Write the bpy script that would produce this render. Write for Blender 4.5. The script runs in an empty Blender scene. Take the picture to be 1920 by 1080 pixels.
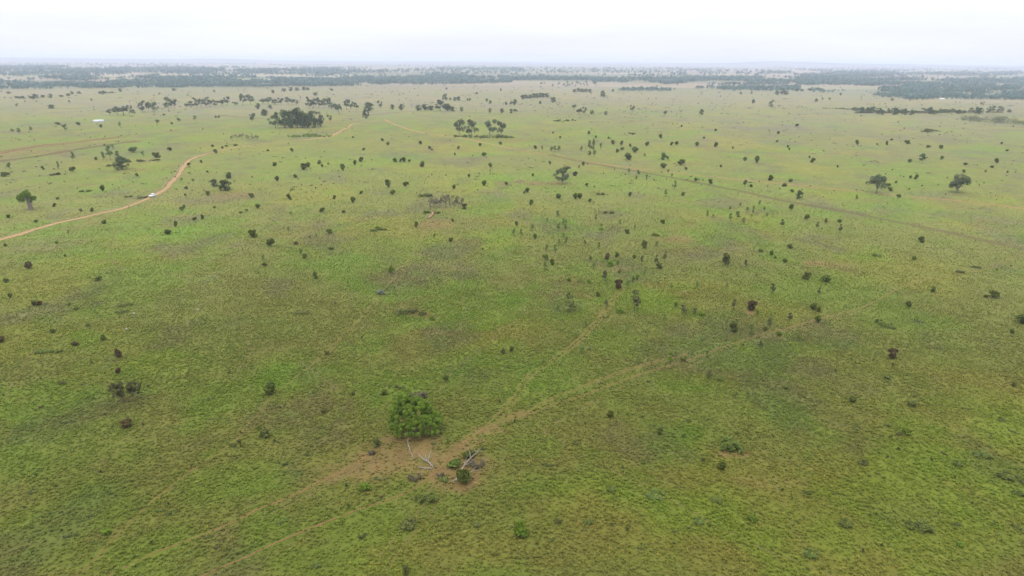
import bpy, math, random
import numpy as np
from mathutils import Matrix, Vector, Euler

sc = bpy.context.scene
col = sc.collection
RND = np.random.default_rng(7)
R = math.radians
PI = math.pi

# ------------------------------------------------------------------ camera model
H, F, PITCH, ROLL = 80.0, 1280.0, R(18.45), R(0.42)
CAMR = np.array((Euler((PI/2-PITCH, 0, 0)).to_matrix() @ Matrix.Rotation(ROLL, 3, 'Z')))

# ------------------------------------------------------------------ numpy noise
def _hash(i, j, seed):
    n = (i*374761393 + j*668265263 + seed*1442695041) & 0xffffffff
    n = ((n ^ (n >> 13))*1274126177) & 0xffffffff
    n = n ^ (n >> 16)
    return (n & 0xffffff)/float(0xffffff)
def vnoise(x, y, seed=0):
    xi = np.floor(x).astype(np.int64); yi = np.floor(y).astype(np.int64)
    fx = x-xi; fy = y-yi
    u = fx*fx*fx*(fx*(fx*6-15)+10); v = fy*fy*fy*(fy*(fy*6-15)+10)
    a = _hash(xi, yi, seed); b = _hash(xi+1, yi, seed); c = _hash(xi, yi+1, seed); d = _hash(xi+1, yi+1, seed)
    return (a*(1-u)+b*u)*(1-v)+(c*(1-u)+d*u)*v
def fbm(x, y, seed=0, octs=4, gain=0.5):
    s = 0; a = 1; t = 0
    for k in range(octs):
        ca, sa = math.cos(0.7*k+seed), math.sin(0.7*k+seed)
        s = s + a*vnoise((ca*x-sa*y)*2.03**k+17.3*k, (sa*x+ca*y)*2.03**k-9.1*k, seed+k*13)
        t += a; a *= gain
    return s/t
def sstep(a, b, x):
    t = np.clip((x-a)/(b-a), 0, 1); return t*t*(3-2*t)

# ------------------------------------------------------------------ terrain
def height(x, y):
    x = np.asarray(x, float); y = np.asarray(y, float)
    d = np.hypot(x, y)
    h = 1.6*(fbm(x/150, y/150, 3, 3)-0.5)
    h = h + sstep(350, 1800, d)*7*(fbm(x/800+3, y/800, 5, 3)-0.5)
    h = h + sstep(2500, 8000, d)*14*(fbm(x/3000, y/3000, 8, 3)-0.5)
    far = sstep(11500, 17500, d)
    h = h + far*(26+62*(fbm(x/4200+2, y/4200+5, 21, 4)-0.35))
    for bx, by, hh, w in ((-6300, 15800, 40, 900), (5600, 15400, 62, 800), (7000, 16500, 30, 1600), (-11500, 14500, 34, 2600)):
        h = h + hh*np.exp(-((x-bx)**2+(y-by)**2)/(2*w*w))
    return h
def ray(px, py):
    px = np.asarray(px, float); py = np.asarray(py, float)
    v = np.stack([(px-960)/F, (540-py)/F, -np.ones_like(px)], -1)
    return v @ CAMR.T
def hit(px, py):
    """pixel of the 1920 x 1080 photograph -> point on the terrain"""
    v = ray(px, py); dz = np.minimum(v[..., 2], -0.0042)
    t = H/(-dz)
    for k in range(14):
        t = 0.4*t + 0.6*(H-height(v[..., 0]*t, v[..., 1]*t))/(-dz)
    x = v[..., 0]*t; y = v[..., 1]*t
    return np.stack([x, y, height(x, y)], -1)
def at(px, py, z):
    """point on the pixel's ray that is z metres over the ground below"""
    v = ray(px, py); g = hit(px, py)[2]
    t = (H-g-z)/(-v[2])
    return np.array([v[0]*t, v[1]*t, g+z])
def depth(p):
    c = (np.asarray(p)-np.array([0, 0, H])) @ CAMR
    return -c[..., 2]
def to_px(p):
    c = (np.asarray(p)-np.array([0, 0, H])) @ CAMR
    return 960+F*c[..., 0]/-c[..., 2], 540-F*c[..., 1]/-c[..., 2]

# ------------------------------------------------------------------ mesh helpers
def mesh_np(name, V, F4=None, F3=None, tint=None, mats=(), midx=None, smooth=False):
    me = bpy.data.meshes.new(name)
    V = np.asarray(V, np.float32)
    me.vertices.add(len(V)); me.vertices.foreach_set('co', V.ravel())
    loops = []; starts = []; n = 0
    if F4 is not None and len(F4):
        F4 = np.asarray(F4, np.int32); loops.append(F4.ravel()); starts.append(np.arange(len(F4))*4); n = len(F4)*4
    if F3 is not None and len(F3):
        F3 = np.asarray(F3, np.int32); loops.append(F3.ravel()); starts.append(n+np.arange(len(F3))*3)
    if loops:
        L = np.concatenate(loops); S = np.concatenate(starts).astype(np.int32)
        me.loops.add(len(L)); me.loops.foreach_set('vertex_index', L)
        me.polygons.add(len(S)); me.polygons.foreach_set('loop_start', S)
        if midx is not None: me.polygons.foreach_set('material_index', np.asarray(midx, np.int32))
        me.polygons.foreach_set('use_smooth', np.full(len(S), smooth))
    me.update(calc_edges=True)
    if tint is not None:
        a = me.attributes.new('tint', 'FLOAT', 'POINT'); a.data.foreach_set('value', np.asarray(tint, np.float32))
    for m in mats: me.materials.append(m)
    return me
def obj(name, me, parent=None):
    o = bpy.data.objects.new(name, me); col.objects.link(o)
    if parent: o.parent = parent
    return o
def tag(o, label=None, cat=None, group=None, kind=None):
    if label: o['label'] = label
    if cat: o['category'] = cat
    if group: o['group'] = group
    if kind: o['kind'] = kind
    return o

class MB:
    """collects tubes, boxes and leaves into one mesh"""
    def __init__(s): s.V = []; s.Q = []; s.T = []; s.t = []; s.mq = []; s.mt = []; s.n = 0
    def add(s, V, Q=(), T=(), tint=1.0, m=0):
        V = np.asarray(V, float).reshape(-1, 3); k = len(V)
        s.V.append(V)
        if len(Q): s.Q.append(np.asarray(Q)+s.n); s.mq += [m]*len(Q)
        if len(T): s.T.append(np.asarray(T)+s.n); s.mt += [m]*len(T)
        s.t.append(np.broadcast_to(np.asarray(tint, float), (k,))); s.n += k
    def tube(s, pts, rad, seg=7, tint=1.0, m=0):
        pts = [np.asarray(p, float) for p in pts]; V = []; Q = []; T = []
        for i, p in enumerate(pts):
            a = pts[max(i-1, 0)]; b = pts[min(i+1, len(pts)-1)]
            d = b-a; d /= max(np.linalg.norm(d), 1e-9)
            u = np.cross(d, (0.31, 0.2, 1.0) if abs(d[2]) < .9 else (1, 0.1, 0)); u /= np.linalg.norm(u); w = np.cross(d, u)
            for k in range(seg):
                an = 2*PI*k/seg; V.append(p+rad[i]*(math.cos(an)*u+math.sin(an)*w))
        for i in range(len(pts)-1):
            for k in range(seg):
                k2 = (k+1) % seg
                Q.append((i*seg+k, i*seg+k2, (i+1)*seg+k2, (i+1)*seg+k))
        V.append(pts[0]); V.append(pts[-1]); c0 = len(V)-2; e = (len(pts)-1)*seg
        for k in range(seg):
            k2 = (k+1) % seg
            T.append((c0, k2, k)); T.append((c0+1, e+k, e+k2))
        s.add(V, Q, T, tint, m)
    def leaves(s, lumps, n, size, rng, low=0.25, inner=0.55, flat=0.0, m=0, tvar=0.22, elong=1.0):
        """small leaf-cluster faces spread over a set of ellipsoid lumps"""
        lumps = [(np.asarray(c, float), np.asarray(r if np.ndim(r) else (r, r, r), float)) for c, r in lumps]
        w = np.array([r[0]*r[1]+r[0]*r[2]+r[1]*r[2] for c, r in lumps]); w = w/w.sum()
        idx = rng.choice(len(lumps), n, p=w)
        d = rng.normal(size=(n, 3)); d /= np.linalg.norm(d, axis=1)[:, None]
        fl = (d[:, 2] < -0.2) & (rng.random(n) > low); d[fl, 2] *= -1
        C = np.array([c for c, r in lumps])[idx]; RR = np.array([r for c, r in lumps])[idx]
        rad = inner+(1-inner)*np.sqrt(rng.random(n))
        rad *= 1+0.16*rng.normal(size=n)*(rng.random(n) < .35)
        P = C+RR*d*rad[:, None]
        P[:, 2] = np.maximum(P[:, 2], 0.01)
        nrm = d+0.55*rng.normal(size=(n, 3)); nrm[:, 2] += flat; nrm /= np.linalg.norm(nrm, axis=1)[:, None]
        a = np.cross(nrm, rng.normal(size=(n, 3))); a /= np.linalg.norm(a, axis=1)[:, None]; b = np.cross(nrm, a)
        sz = size*(0.55+0.9*rng.random(n))[:, None]
        a = a*sz*elong; b = b*sz
        V = np.stack([P-a, P-0.55*b+0.1*a, P+a, P+0.55*b-0.1*a], 1).reshape(-1, 3)
        Q = np.arange(4*n).reshape(n, 4)
        lt = rng.uniform(1-tvar*.8, 1+tvar*.8, len(lumps))[idx]
        t = lt*rng.uniform(1-tvar, 1+tvar, n)
        s.add(V, Q, (), np.repeat(t, 4), m)
    def box(s, c, d, rz=0, top=(1, 1), shift=0, m=0):
        x, y, z = np.array(d)/2.0; tx, ty = top
        V = np.array([(-x, -y, -z), (x, -y, -z), (x, y, -z), (-x, y, -z), (-x*tx+shift, -y*ty, z), (x*tx+shift, -y*ty, z), (x*tx+shift, y*ty, z), (-x*tx+shift, y*ty, z)])
        cr, sr = math.cos(rz), math.sin(rz)
        V = V @ np.array([[cr, sr, 0], [-sr, cr, 0], [0, 0, 1]])+np.asarray(c)
        s.add(V, [(0, 3, 2, 1), (4, 5, 6, 7), (0, 1, 5, 4), (1, 2, 6, 5), (2, 3, 7, 6), (3, 0, 4, 7)], (), 1, m)
    def mesh(s, name, mats, smooth=False):
        V = np.concatenate(s.V); Q = np.concatenate(s.Q) if s.Q else None; T = np.concatenate(s.T) if s.T else None
        return mesh_np(name, V, Q, T, np.concatenate(s.t), mats, s.mq+s.mt, smooth)

# ------------------------------------------------------------------ materials
def mat(name):
    m = bpy.data.materials.new(name); m.use_nodes = True; nt = m.node_tree
    b = nt.nodes['Principled BSDF']; b.inputs['Roughness'].default_value = 0.85
    b.inputs['Specular IOR Level'].default_value = 0.15
    return m, nt, b
def N(nt, t, **kw):
    n = nt.nodes.new(t)
    for k, v in kw.items():
        if k in n.inputs: n.inputs[k].default_value = v
        else: setattr(n, k, v)
    return n
def math_n(nt, op, a, b=None, clamp=False):
    n = nt.nodes.new('ShaderNodeMath'); n.operation = op; n.use_clamp = clamp
    for i, v in enumerate((a, b)):
        if v is None: continue
        if isinstance(v, (int, float)): n.inputs[i].default_value = v
        else: nt.links.new(v, n.inputs[i])
    return n.outputs[0]
def mixc(nt, f, a, b, blend='MIX'):
    n = nt.nodes.new('ShaderNodeMix'); n.data_type = 'RGBA'; n.blend_type = blend
    for i, v in ((0, f), (6, a), (7, b)):
        if isinstance(v, (int, float)): n.inputs[i].default_value = v
        elif isinstance(v, tuple): n.inputs[i].default_value = (*v, 1)
        else: nt.links.new(v, n.inputs[i])
    return n.outputs[2]
def leaf_mat(name, c, c2, rough=0.6):
    """c: common leaf colour, c2: the paler or younger leaves"""
    m, nt, b = mat(name)
    at_ = N(nt, 'ShaderNodeAttribute'); at_.attribute_name = 'tint'
    oi = N(nt, 'ShaderNodeObjectInfo')
    f = math_n(nt, 'SUBTRACT', at_.outputs['Fac'], 0.62)
    f = math_n(nt, 'MULTIPLY', f, 1.25, True)
    cc = mixc(nt, f, tuple(0.72*x for x in c), c2)
    k = math_n(nt, 'MULTIPLY_ADD', oi.outputs['Random'], 0.45); nt.nodes[-1].inputs[2].default_value = 0.78
    hs = N(nt, 'ShaderNodeHueSaturation'); nt.links.new(cc, hs.inputs['Color']); nt.links.new(k, hs.inputs['Value'])
    hu = math_n(nt, 'MULTIPLY_ADD', oi.outputs['Random'], 0.03); nt.nodes[-1].inputs[2].default_value = 0.485
    nt.links.new(hu, hs.inputs['Hue'])
    nt.links.new(hs.outputs[0], b.inputs['Base Color']); b.inputs['Roughness'].default_value = .8; b.inputs['Specular IOR Level'].default_value = 0.02
    tr = N(nt, 'ShaderNodeBsdfTranslucent'); nt.links.new(hs.outputs[0], tr.inputs['Color'])
    mx = N(nt, 'ShaderNodeMixShader'); mx.inputs[0].default_value = 0.08 if name.startswith('domed') else 0.20
    nt.links.new(b.outputs[0], mx.inputs[1]); nt.links.new(tr.outputs[0], mx.inputs[2])
    nt.links.new(mx.outputs[0], nt.nodes['Material Output'].inputs['Surface'])
    return m
def bark_mat(name, c, c2, scale=6):
    m, nt, b = mat(name)
    tc = N(nt, 'ShaderNodeTexCoord')
    no = N(nt, 'ShaderNodeTexNoise', Scale=scale, Detail=5.0); nt.links.new(tc.outputs['Object'], no.inputs['Vector'])
    nt.links.new(mixc(nt, no.outputs['Fac'], c, c2), b.inputs['Base Color'])
    return m
M = {
 'dark':  leaf_mat('dark_shrub_leaves', (0.064, 0.091, 0.019), (0.130, 0.160, 0.036)),
 'olive': leaf_mat('olive_shrub_leaves', (0.082, 0.095, 0.025), (0.140, 0.152, 0.046)),
 'red':   leaf_mat('reddish_brown_leaves', (0.084, 0.048, 0.026), (0.118, 0.100, 0.039)),
 'sap':   leaf_mat('sapling_leaves', (0.132, 0.194, 0.050), (0.214, 0.263, 0.077)),
 'bright':leaf_mat('bright_young_leaves', (0.097, 0.154, 0.020), (0.159, 0.220, 0.032)),
 'grey':  leaf_mat('grey_green_leaves', (0.102, 0.118, 0.043), (0.162, 0.171, 0.070)),
 'silver': leaf_mat('silvery_blue_leaves', (0.17, 0.20, 0.145), (0.24, 0.27, 0.20)),
 'tuft':  leaf_mat('pale_weed_leaves', (0.085, 0.112, 0.026), (0.130, 0.155, 0.040)),
 'twig':  leaf_mat('dry_grey_twigs', (0.088, 0.077, 0.049), (0.129, 0.113, 0.075)),
 'gum':   leaf_mat('gum_leaves', (0.091, 0.122, 0.059), (0.162, 0.192, 0.091)),
 'dense': leaf_mat('dense_tree_leaves', (0.056, 0.087, 0.034), (0.112, 0.145, 0.054)),
 'big':   leaf_mat('domed_tree_leaves', (0.074, 0.125, 0.017), (0.163, 0.243, 0.034)),
 'bottle':leaf_mat('bottle_tree_leaves', (0.088, 0.155, 0.020), (0.150, 0.236, 0.032)),
 'bark':  bark_mat('brown_bark', (0.10, 0.075, 0.05), (0.20, 0.16, 0.12)),
 'pale':  bark_mat('pale_gum_bark', (0.16, 0.14, 0.115), (0.30, 0.27, 0.235)),
 'btrunk':bark_mat('bottle_trunk_bark', (0.12, 0.095, 0.085), (0.22, 0.18, 0.165), 2),
 'dead':  bark_mat('bleached_dead_wood', (0.125, 0.108, 0.088), (0.255, 0.225, 0.195), 3),
 'redwood': bark_mat('weathered_red_wood', (0.22, 0.09, 0.055), (0.33, 0.17, 0.11), 3),
 'rock':  bark_mat('pale_rock', (0.20, 0.19, 0.17), (0.36, 0.35, 0.32), 3),
}
def plain(name, c, rough=.5, metal=0, spec=.5):
    m, nt, b = mat(name); b.inputs['Base Color'].default_value = (*c, 1); b.inputs['Roughness'].default_value = rough
    b.inputs['Metallic'].default_value = metal; b.inputs['Specular IOR Level'].default_value = spec
    no = N(nt, 'ShaderNodeTexNoise', Scale=9.0, Detail=4.0)
    tc = N(nt, 'ShaderNodeTexCoord'); nt.links.new(tc.outputs['Object'], no.inputs['Vector'])
    nt.links.new(mixc(nt, no.outputs['Fac'], tuple(.86*x for x in c), tuple(min(1, 1.08*x) for x in c)), b.inputs['Base Color'])
    return m

# ------------------------------------------------------------------ where the tracks run (pixels traced on the photo -> ground)
def catmull(P, n=10):
    P = [np.array(p, float) for p in P]; P = [2*P[0]-P[1]]+P+[2*P[-1]-P[-2]]; out = []
    for i in range(1, len(P)-2):
        a, b, c, d = P[i-1:i+3]
        for k in range(n):
            t = k/n
            out.append(0.5*((2*b)+(-a+c)*t+(2*a-5*b+4*c-d)*t*t+(-a+3*b-3*c+d)*t**3))
    out.append(P[-2]); return np.array(out)
ROAD1 = [(-60,464),(0,449),(30,441),(60,432),(100,420),(140,411),(180,402),(220,393),(250,383),(275,373),(290,366),(308,355),(322,342),(335,327),(345,312),(353,302),(366,295),(382,290),(400,285)]
TRACKS = [  # name, material, width m, polyline, lateral offsets
 ('road_verge', 'verge', 9.5, ROAD1, (-0.8,), 'dry straw coloured verge along the red earth road'),
 ('dirt_road', 'road', 4.0, ROAD1, (0,), 'red earth road curving up past the white car'),
 ('dirt_road', 'road', 3.2, [(400,285),(440,277),(480,271),(540,265),(590,261),(620,256),(640,246),(654,238),(661,233),(680,229),(705,226)], (0,), 'pale bend of road running behind the dark grove'),
 ('dirt_road', 'road', 4.0, [(560,263),(600,259),(622,253),(640,245),(655,237),(660,233)], (0,), 'short red stretch of road right of the green thicket'),
 ('dirt_road', 'road', 4.5, [(720,224),(745,235),(780,246),(820,253),(870,260),(905,267),(960,279)], (0,), 'red earth track in front of the four gums'),
 ('dirt_road', 'redline', 3.6, [(960,279),(1030,291),(1080,300),(1130,308),(1200,317),(1300,328),(1400,338),(1500,348),(1600,358),(1700,368),(1800,377),(1920,391),(2000,400)], (0,), 'upper straight red track crossing the right plain'),
 ('wheel_track', 'rut', 2.2, [(1030,290),(1100,305),(1180,319),(1260,333),(1320,345),(1400,361),(1460,375),(1520,385),(1600,400),(1680,416),(1760,432),(1840,450),(1920,467),(2000,486)], (-1.6,1.4), 'lower straight wheel track crossing the right plain'),
 ('dirt_road', 'track', 13.0, [(-60,294),(0,286),(40,279),(80,273),(130,268),(180,262),(230,256)], (0,), 'broad red scar of bare earth at left edge'),
 ('dirt_road', 'faint', 13.0, [(-60,308),(0,302),(50,296),(100,288),(140,281),(180,275),(260,264)], (0,), 'lower reddish strip beside the creek bushes'),
 ('dirt_road', 'faint', 6.0, [(400,215),(500,222),(600,216),(680,216),(760,210),(860,210),(960,216)], (0,), 'pale strip of bare ground below the far gums'),
 ('dirt_road', 'faint', 7.0, [(-40,204),(60,204),(140,203),(260,202),(330,203)], (0,), 'pale fence line strip on the far left rise'),
 ('cattle_track', 'track', 0.62, [(1960,462),(1920,475),(1895,484),(1870,496),(1840,506),(1800,512),(1760,520),(1735,523),(1700,533),(1670,549),(1640,566),(1600,581),(1550,594),(1500,609),(1440,625),(1400,637),(1340,656),(1280,677),(1230,691),(1180,708),(1130,726),(1080,746),(1040,760),(1000,775),(960,788),(930,798),(900,811),(870,833),(850,852),(830,872),(810,891),(790,905),(760,922),(730,936),(690,949),(650,963),(600,982),(540,1006),(480,1032),(400,1068),(360,1090)], (0,), 'long cattle track past the fallen dead tree'),
 ('cattle_track', 'faint', 0.8, [(1640,572),(1600,590),(1540,604),(1480,622),(1420,640),(1350,662),(1290,686)], (0,1.6), 'braided side strands of the long cattle track'),
 ('cattle_track', 'track', 0.42, [(1290,664),(1200,686),(1120,716),(1060,739),(1000,765),(950,786),(925,800)], (0,1.0), 'twin strands left of the long cattle track'),
 ('cattle_track', 'faint', 0.55, [(1300,668),(1250,687),(1190,713),(1140,737),(1090,766),(1030,796),(1010,826),(960,850),(900,885)], (0,), 'faint strand below the long cattle track'),
 ('cattle_track', 'track', 0.5, [(1172,536),(1152,560),(1140,578),(1120,606),(1090,636),(1060,661),(1030,681),(1000,701),(985,717),(970,741),(950,767),(925,796),(890,818),(860,842)], (0,1.35), 'cattle track from the sapling flat to the domed tree'),
 ('cattle_track', 'faint', 0.6, [(1228,362),(1222,380),(1212,402),(1203,425),(1190,441),(1178,462),(1166,490),(1160,512),(1172,536)], (0,), 'thin winding track through the sapling flat'),
 ('cattle_track', 'faint', 0.5, [(1110,405),(1125,425),(1130,455),(1140,480),(1150,505),(1165,530)], (0,), 'left branch track in the sapling flat'),
 ('cattle_track', 'faint', 0.5, [(1250,490),(1230,508),(1210,518),(1180,532)], (0,), 'right branch track in the sapling flat'),
 ('cattle_track', 'faint', 0.55, [(1060,455),(1035,475),(1020,500),(1012,545),(980,586),(940,620),(900,655),(855,690),(820,740)], (0,), 'long faint track left of the saplings'),
 ('cattle_track', 'track', 0.42, [(806,404),(800,425),(790,446),(775,470),(757,496),(740,517),(722,540),(702,562),(682,590),(655,620),(630,643),(605,670),(575,693),(545,716),(520,737),(500,756),(485,776),(460,801),(440,826),(410,846),(380,866),(350,886),(320,911),(290,936),(255,966),(215,1006),(180,1042),(130,1090)], (0,), 'long diagonal track from the logs to lower left'),
 ('cattle_track', 'faint', 0.5, [(806,420),(800,450),(780,480),(765,500),(745,525),(715,560),(690,590),(660,625)], (0,), 'second strand below the fallen logs'),
 ('cattle_track', 'faint', 0.6, [(800,330),(792,350),(782,372),(778,395),(778,412),(784,440),(790,470)], (0,), 'red worn track beside the log heap'),
 ('cattle_track', 'faint', 0.42, [(350,532),(400,570),(440,600),(465,620),(500,640),(540,666),(575,691),(620,722),(660,755)], (0,), 'straight trail crossing the diagonal track'),
 ('cattle_track', 'faint', 0.4, [(475,575),(466,600),(462,630),(465,660),(472,690),(478,730)], (0,), 'faint upright trail on the left plain'),
 ('cattle_track', 'faint', 0.55, [(865,525),(862,555),(871,585),(860,615),(855,645),(848,670)], (0,), 'short crooked trail in mid plain'),
 ('cattle_track', 'faint', 0.6, [(742,518),(744,545),(752,568),(765,585)], (0,), 'short dark trail below the lone round shrub'),
 ('cattle_track', 'track', 0.6, [(712,838),(690,852),(640,881),(590,906),(540,931),(480,956),(420,985),(350,1012),(280,1042),(200,1078)], (0,), 'track running from orange soil to lower left'),
 ('cattle_track', 'faint', 0.5, [(730,856),(690,866),(640,892),(580,926),(500,966),(420,1003),(340,1040),(270,1085)], (0,1.3), 'parallel strands below the orange soil track'),
 ('cattle_track', 'faint', 0.55, [(1120,868),(1175,900),(1220,921),(1270,946),(1320,974),(1380,1004),(1440,1036),(1500,1056),(1560,1080),(1600,1096)], (0,), 'faint diagonal trail on the lower right'),
 ('cattle_track', 'faint', 0.4, [(1445,905),(1462,940),(1480,980),(1498,1020),(1512,1050)], (0,), 'short faint trail near the lower right'),
 ('cattle_track', 'faint', 0.4, [(1255,850),(1310,852),(1350,870),(1390,880)], (0,), 'faint curved trail below the hollow thicket'),
 ('cattle_track', 'faint', 0.4, [(830,915),(800,965),(770,1000),(745,1030),(720,1070)], (0,2.4), 'pair of faint trails below the fallen trees'),
 ('cattle_track', 'faint', 0.7, [(240,385),(233,410),(212,440),(206,470),(213,492),(235,512)], (0,), 'winding trail below the red road'),
 ('cattle_track', 'faint', 0.8, [(370,388),(345,405),(325,420),(300,438),(265,460)], (0,), 'dark gully line below the red road'),
 ('cattle_track', 'faint', 0.5, [(60,655),(40,690),(22,720),(0,757),(-30,800)], (0,), 'trail at the left edge of the plain'),
 ('cattle_track', 'faint', 0.5, [(1722,520),(1716,538),(1700,553)], (0,), 'tiny side trail on the right plain'),
]
track_world = []
for name, mk, wd, pl, offs, lab in TRACKS:
    wd = wd*(.72 if wd < 1.2 else 1.0)
    P = hit(*catmull(pl, 12).T)
    s = np.concatenate([[0], np.cumsum(np.hypot(*np.diff(P[:, :2], axis=0).T))])
    dm = np.hypot(P[:, 0], P[:, 1]).mean(); step = max(0.5, dm*0.004)
    u = np.linspace(0, s[-1], max(4, int(s[-1]/step)))
    X = np.interp(u, s, P[:, 0]); Y = np.interp(u, s, P[:, 1])
    tx = np.gradient(X); ty = np.gradient(Y); l = np.hypot(tx, ty); nx, ny = ty/l, -tx/l
    wob = (fbm(u/9, u*0+wd, 31, 3)-0.5)*(1.1 if wd < 1.5 else 1.6)+(fbm(u/40, u*0+wd, 37, 2)-.5)*1.5*(wd < 1.5)
    track_world.append((name, mk, wd, X+nx*wob, Y+ny*wob, nx, ny, u, offs, lab))
# raster of worn ground so that tussocks do not grow in the tracks
RX0, RY0, RS = -700., 40., 0.4
RN = (int(1400/RS), int(960/RS))
worn = np.zeros(RN, np.float32)
for name, mk, wd, X, Y, nx, ny, u, offs, lab in track_world:
    for off in offs:
        n2 = max(2, int(u[-1]/0.25)); uu = np.linspace(0, u[-1], n2)
        xs = np.interp(uu, u, X+nx*off); ys = np.interp(uu, u, Y+ny*off); ax = np.interp(uu, u, nx); ay = np.interp(uu, u, ny)
        for k in (np.linspace(-wd*.5-.08, wd*.5+.08, max(3, int(wd/0.3))) if mk != 'faint' else (0,)):
            i = ((xs+ax*k-RX0)/RS).astype(int); j = ((ys+ay*k-RY0)/RS).astype(int)
            ok = (i >= 0) & (i < RN[0]) & (j >= 0) & (j < RN[1])
            v = 0.0 if mk == 'verge' else .6 if mk == 'faint' else 1.0 if wd > 1 else .86
            worn[i[ok], j[ok]] = np.maximum(worn[i[ok], j[ok]], v)

# ------------------------------------------------------------------ what colour the grass and soil get, some distance haze put in
def ell(px, py, rx, ry):
    c = hit(px, py); a = hit(px-rx, py); b = hit(px+rx, py); f = hit(px, py-ry); n = hit(px, py+ry)
    return c[0], c[1], abs(b[0]-a[0])/2, np.hypot(f[0]-n[0], f[1]-n[1])/2
GREEN = [ell(*e) for e in [(900,690,110,45),(975,735,60,30),(860,705,50,25),(90,850,110,50),(250,1040,170,45),(1860,790,110,80),(1700,950,140,60),(395,905,80,35),(1180,645,60,22),(1000,835,50,20),(590,1060,160,40),(680,990,120,40),(1560,1000,80,40),(960,560,60,20),(250,545,90,30),(1270,715,60,20),(1350,960,90,50),(1720,860,160,40),(1900,900,90,60),(520,700,60,30),(460,900,70,30),(640,300,150,18),(1100,340,240,16),(1480,360,60,8),(1560,545,160,30),(1660,590,120,25),(720,470,140,25),(330,440,120,18),(160,960,150,40),(300,690,110,30)]]
BROWN = [ell(*e) for e in [(470,650,90,28),(640,800,150,70),(1110,840,150,50),(1480,900,90,50),(300,860,130,50),(1250,905,100,40),(700,760,130,50),(830,640,160,40),(880,560,160,30),(1140,550,110,28),(1400,1040,120,40),(1060,950,160,50),(640,470,90,20),(1290,460,90,16),(900,1040,140,40),(1280,700,70,16),(120,860,60,40),(430,1010,70,30),(1750,720,140,30),(1560,800,120,35)]]
GREY = [ell(*e) for e in [(560,425,70,14),(110,455,70,14),(1340,480,90,14),(1100,440,60,12),(1380,560,70,14),(1640,730,70,14),(1470,640,40,12),(760,545,60,14),(560,890,40,14),(1700,960,70,18),(960,300,200,8),(650,290,120,6),(1560,250,240,10),(1780,290,140,12),(40,240,120,8),(120,302,150,16),(250,285,90,10)]]
SOIL = [ell(*e)+(s,) for *e, s in [(750,864,96,46,.70),(825,878,100,42,.66),(690,856,30,14,.75),(868,906,22,9,.6),(858,906,30,14,.35),(860,842,38,16,.6),(775,832,62,20,.55),(918,806,44,13,.6),(890,828,40,12,.5),(960,778,40,9,.4),(660,876,50,12,.4),(783,590,40,9,.4),(1408,585,12,5,.9),(1540,497,36,6,.5),(1275,447,46,6,.5),(1060,432,14,3,.8),(820,420,36,8,.55),(1010,342,60,5,.6),(425,365,40,5,.5),(240,318,70,6,.35),(60,285,80,8,.4),(150,272,60,5,.35),(170,345,16,2,.6),(305,425,30,6,.3),(245,745,45,10,.3),(1130,505,60,14,.35),(940,262,90,4,.3),(620,232,60,5,.35),(1375,852,30,7,.5),(1440,905,60,14,.2),(280,395,40,6,.2)]]
def patch(L, x, y, warp):
    s = np.zeros_like(x)
    for e in L:
        k = ((x-e[0])/e[2])**2+((y-e[1])/e[3])**2
        s = np.maximum(s, (e[4] if len(e) > 4 else 1)*(1-sstep(0.15, 1.5, k*(0.25+1.5*warp)+2.6*(warp-.5))))
    return s
def lerp(a, b, t): return a+(np.asarray(b)-a)*t[..., None]
def ground_col(x, y):
    d = np.hypot(x, y)
    w = fbm(x/14, y/14, 41, 4); w2 = fbm(x/45, y/45, 43, 4); w3 = fbm(x/170, y/170, 47, 4); w4 = fbm(x/700, y/700, 53, 4)
    t = sstep(120, 500, d+60*(w3-.5))  # drier grass farther off, with some haze paleness put into the colour
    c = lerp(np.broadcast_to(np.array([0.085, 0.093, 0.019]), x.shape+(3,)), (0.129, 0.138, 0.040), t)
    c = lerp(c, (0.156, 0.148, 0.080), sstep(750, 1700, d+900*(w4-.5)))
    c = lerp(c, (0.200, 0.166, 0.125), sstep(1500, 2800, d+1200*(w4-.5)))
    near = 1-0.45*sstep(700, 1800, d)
    c = lerp(c, c*np.array([0.88, 1.09, 0.80]), near*sstep(0.50, 0.66, 0.55*w2+0.45*w))         # lusher grass
    c = lerp(c, c*np.array([1.09, 0.96, 1.14]), near*.5*sstep(0.52, 0.70, 0.5*w3+.5*fbm(x/24, y/24, 61, 4)))  # browner, drier
    c = lerp(c, c*np.array([0.88, 0.82, 1.22]), 0.8*near*sstep(0.56, 0.70, fbm(x/20+9, y/32, 67, 4)))         # thin, greyish
    c = lerp(c, c*np.array([1.10, 1.06, 0.9]), sstep(0.5, 0.72, fbm(x/60, y/60, 71, 3)))
    c = lerp(c, c*np.array([0.86, 1.20, 0.70]), 0.45*patch(GREEN, x, y, w))
    c = lerp(c, c*np.array([1.04, 0.93, 1.05]), 0.6*patch(BROWN, x, y, w))
    c = lerp(c, c*np.array([0.94, 0.86, 1.30]), 0.35*patch(GREY, x, y, w))
    so = patch(SOIL, x, y, w)
    so = so*(0.35+1.3*fbm(x/3.2, y/3.2, 83, 4))
    c = lerp(c, (0.142, 0.088, 0.040), np.clip(so*0.9, 0, 1))
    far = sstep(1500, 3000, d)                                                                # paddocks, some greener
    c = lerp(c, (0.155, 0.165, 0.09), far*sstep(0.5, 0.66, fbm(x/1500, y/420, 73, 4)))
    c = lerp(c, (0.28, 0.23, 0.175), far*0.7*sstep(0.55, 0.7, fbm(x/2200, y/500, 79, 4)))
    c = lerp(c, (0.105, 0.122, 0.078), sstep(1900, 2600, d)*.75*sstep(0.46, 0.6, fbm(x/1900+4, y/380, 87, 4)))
    return np.clip(c, 0.01, 0.8), so

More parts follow.
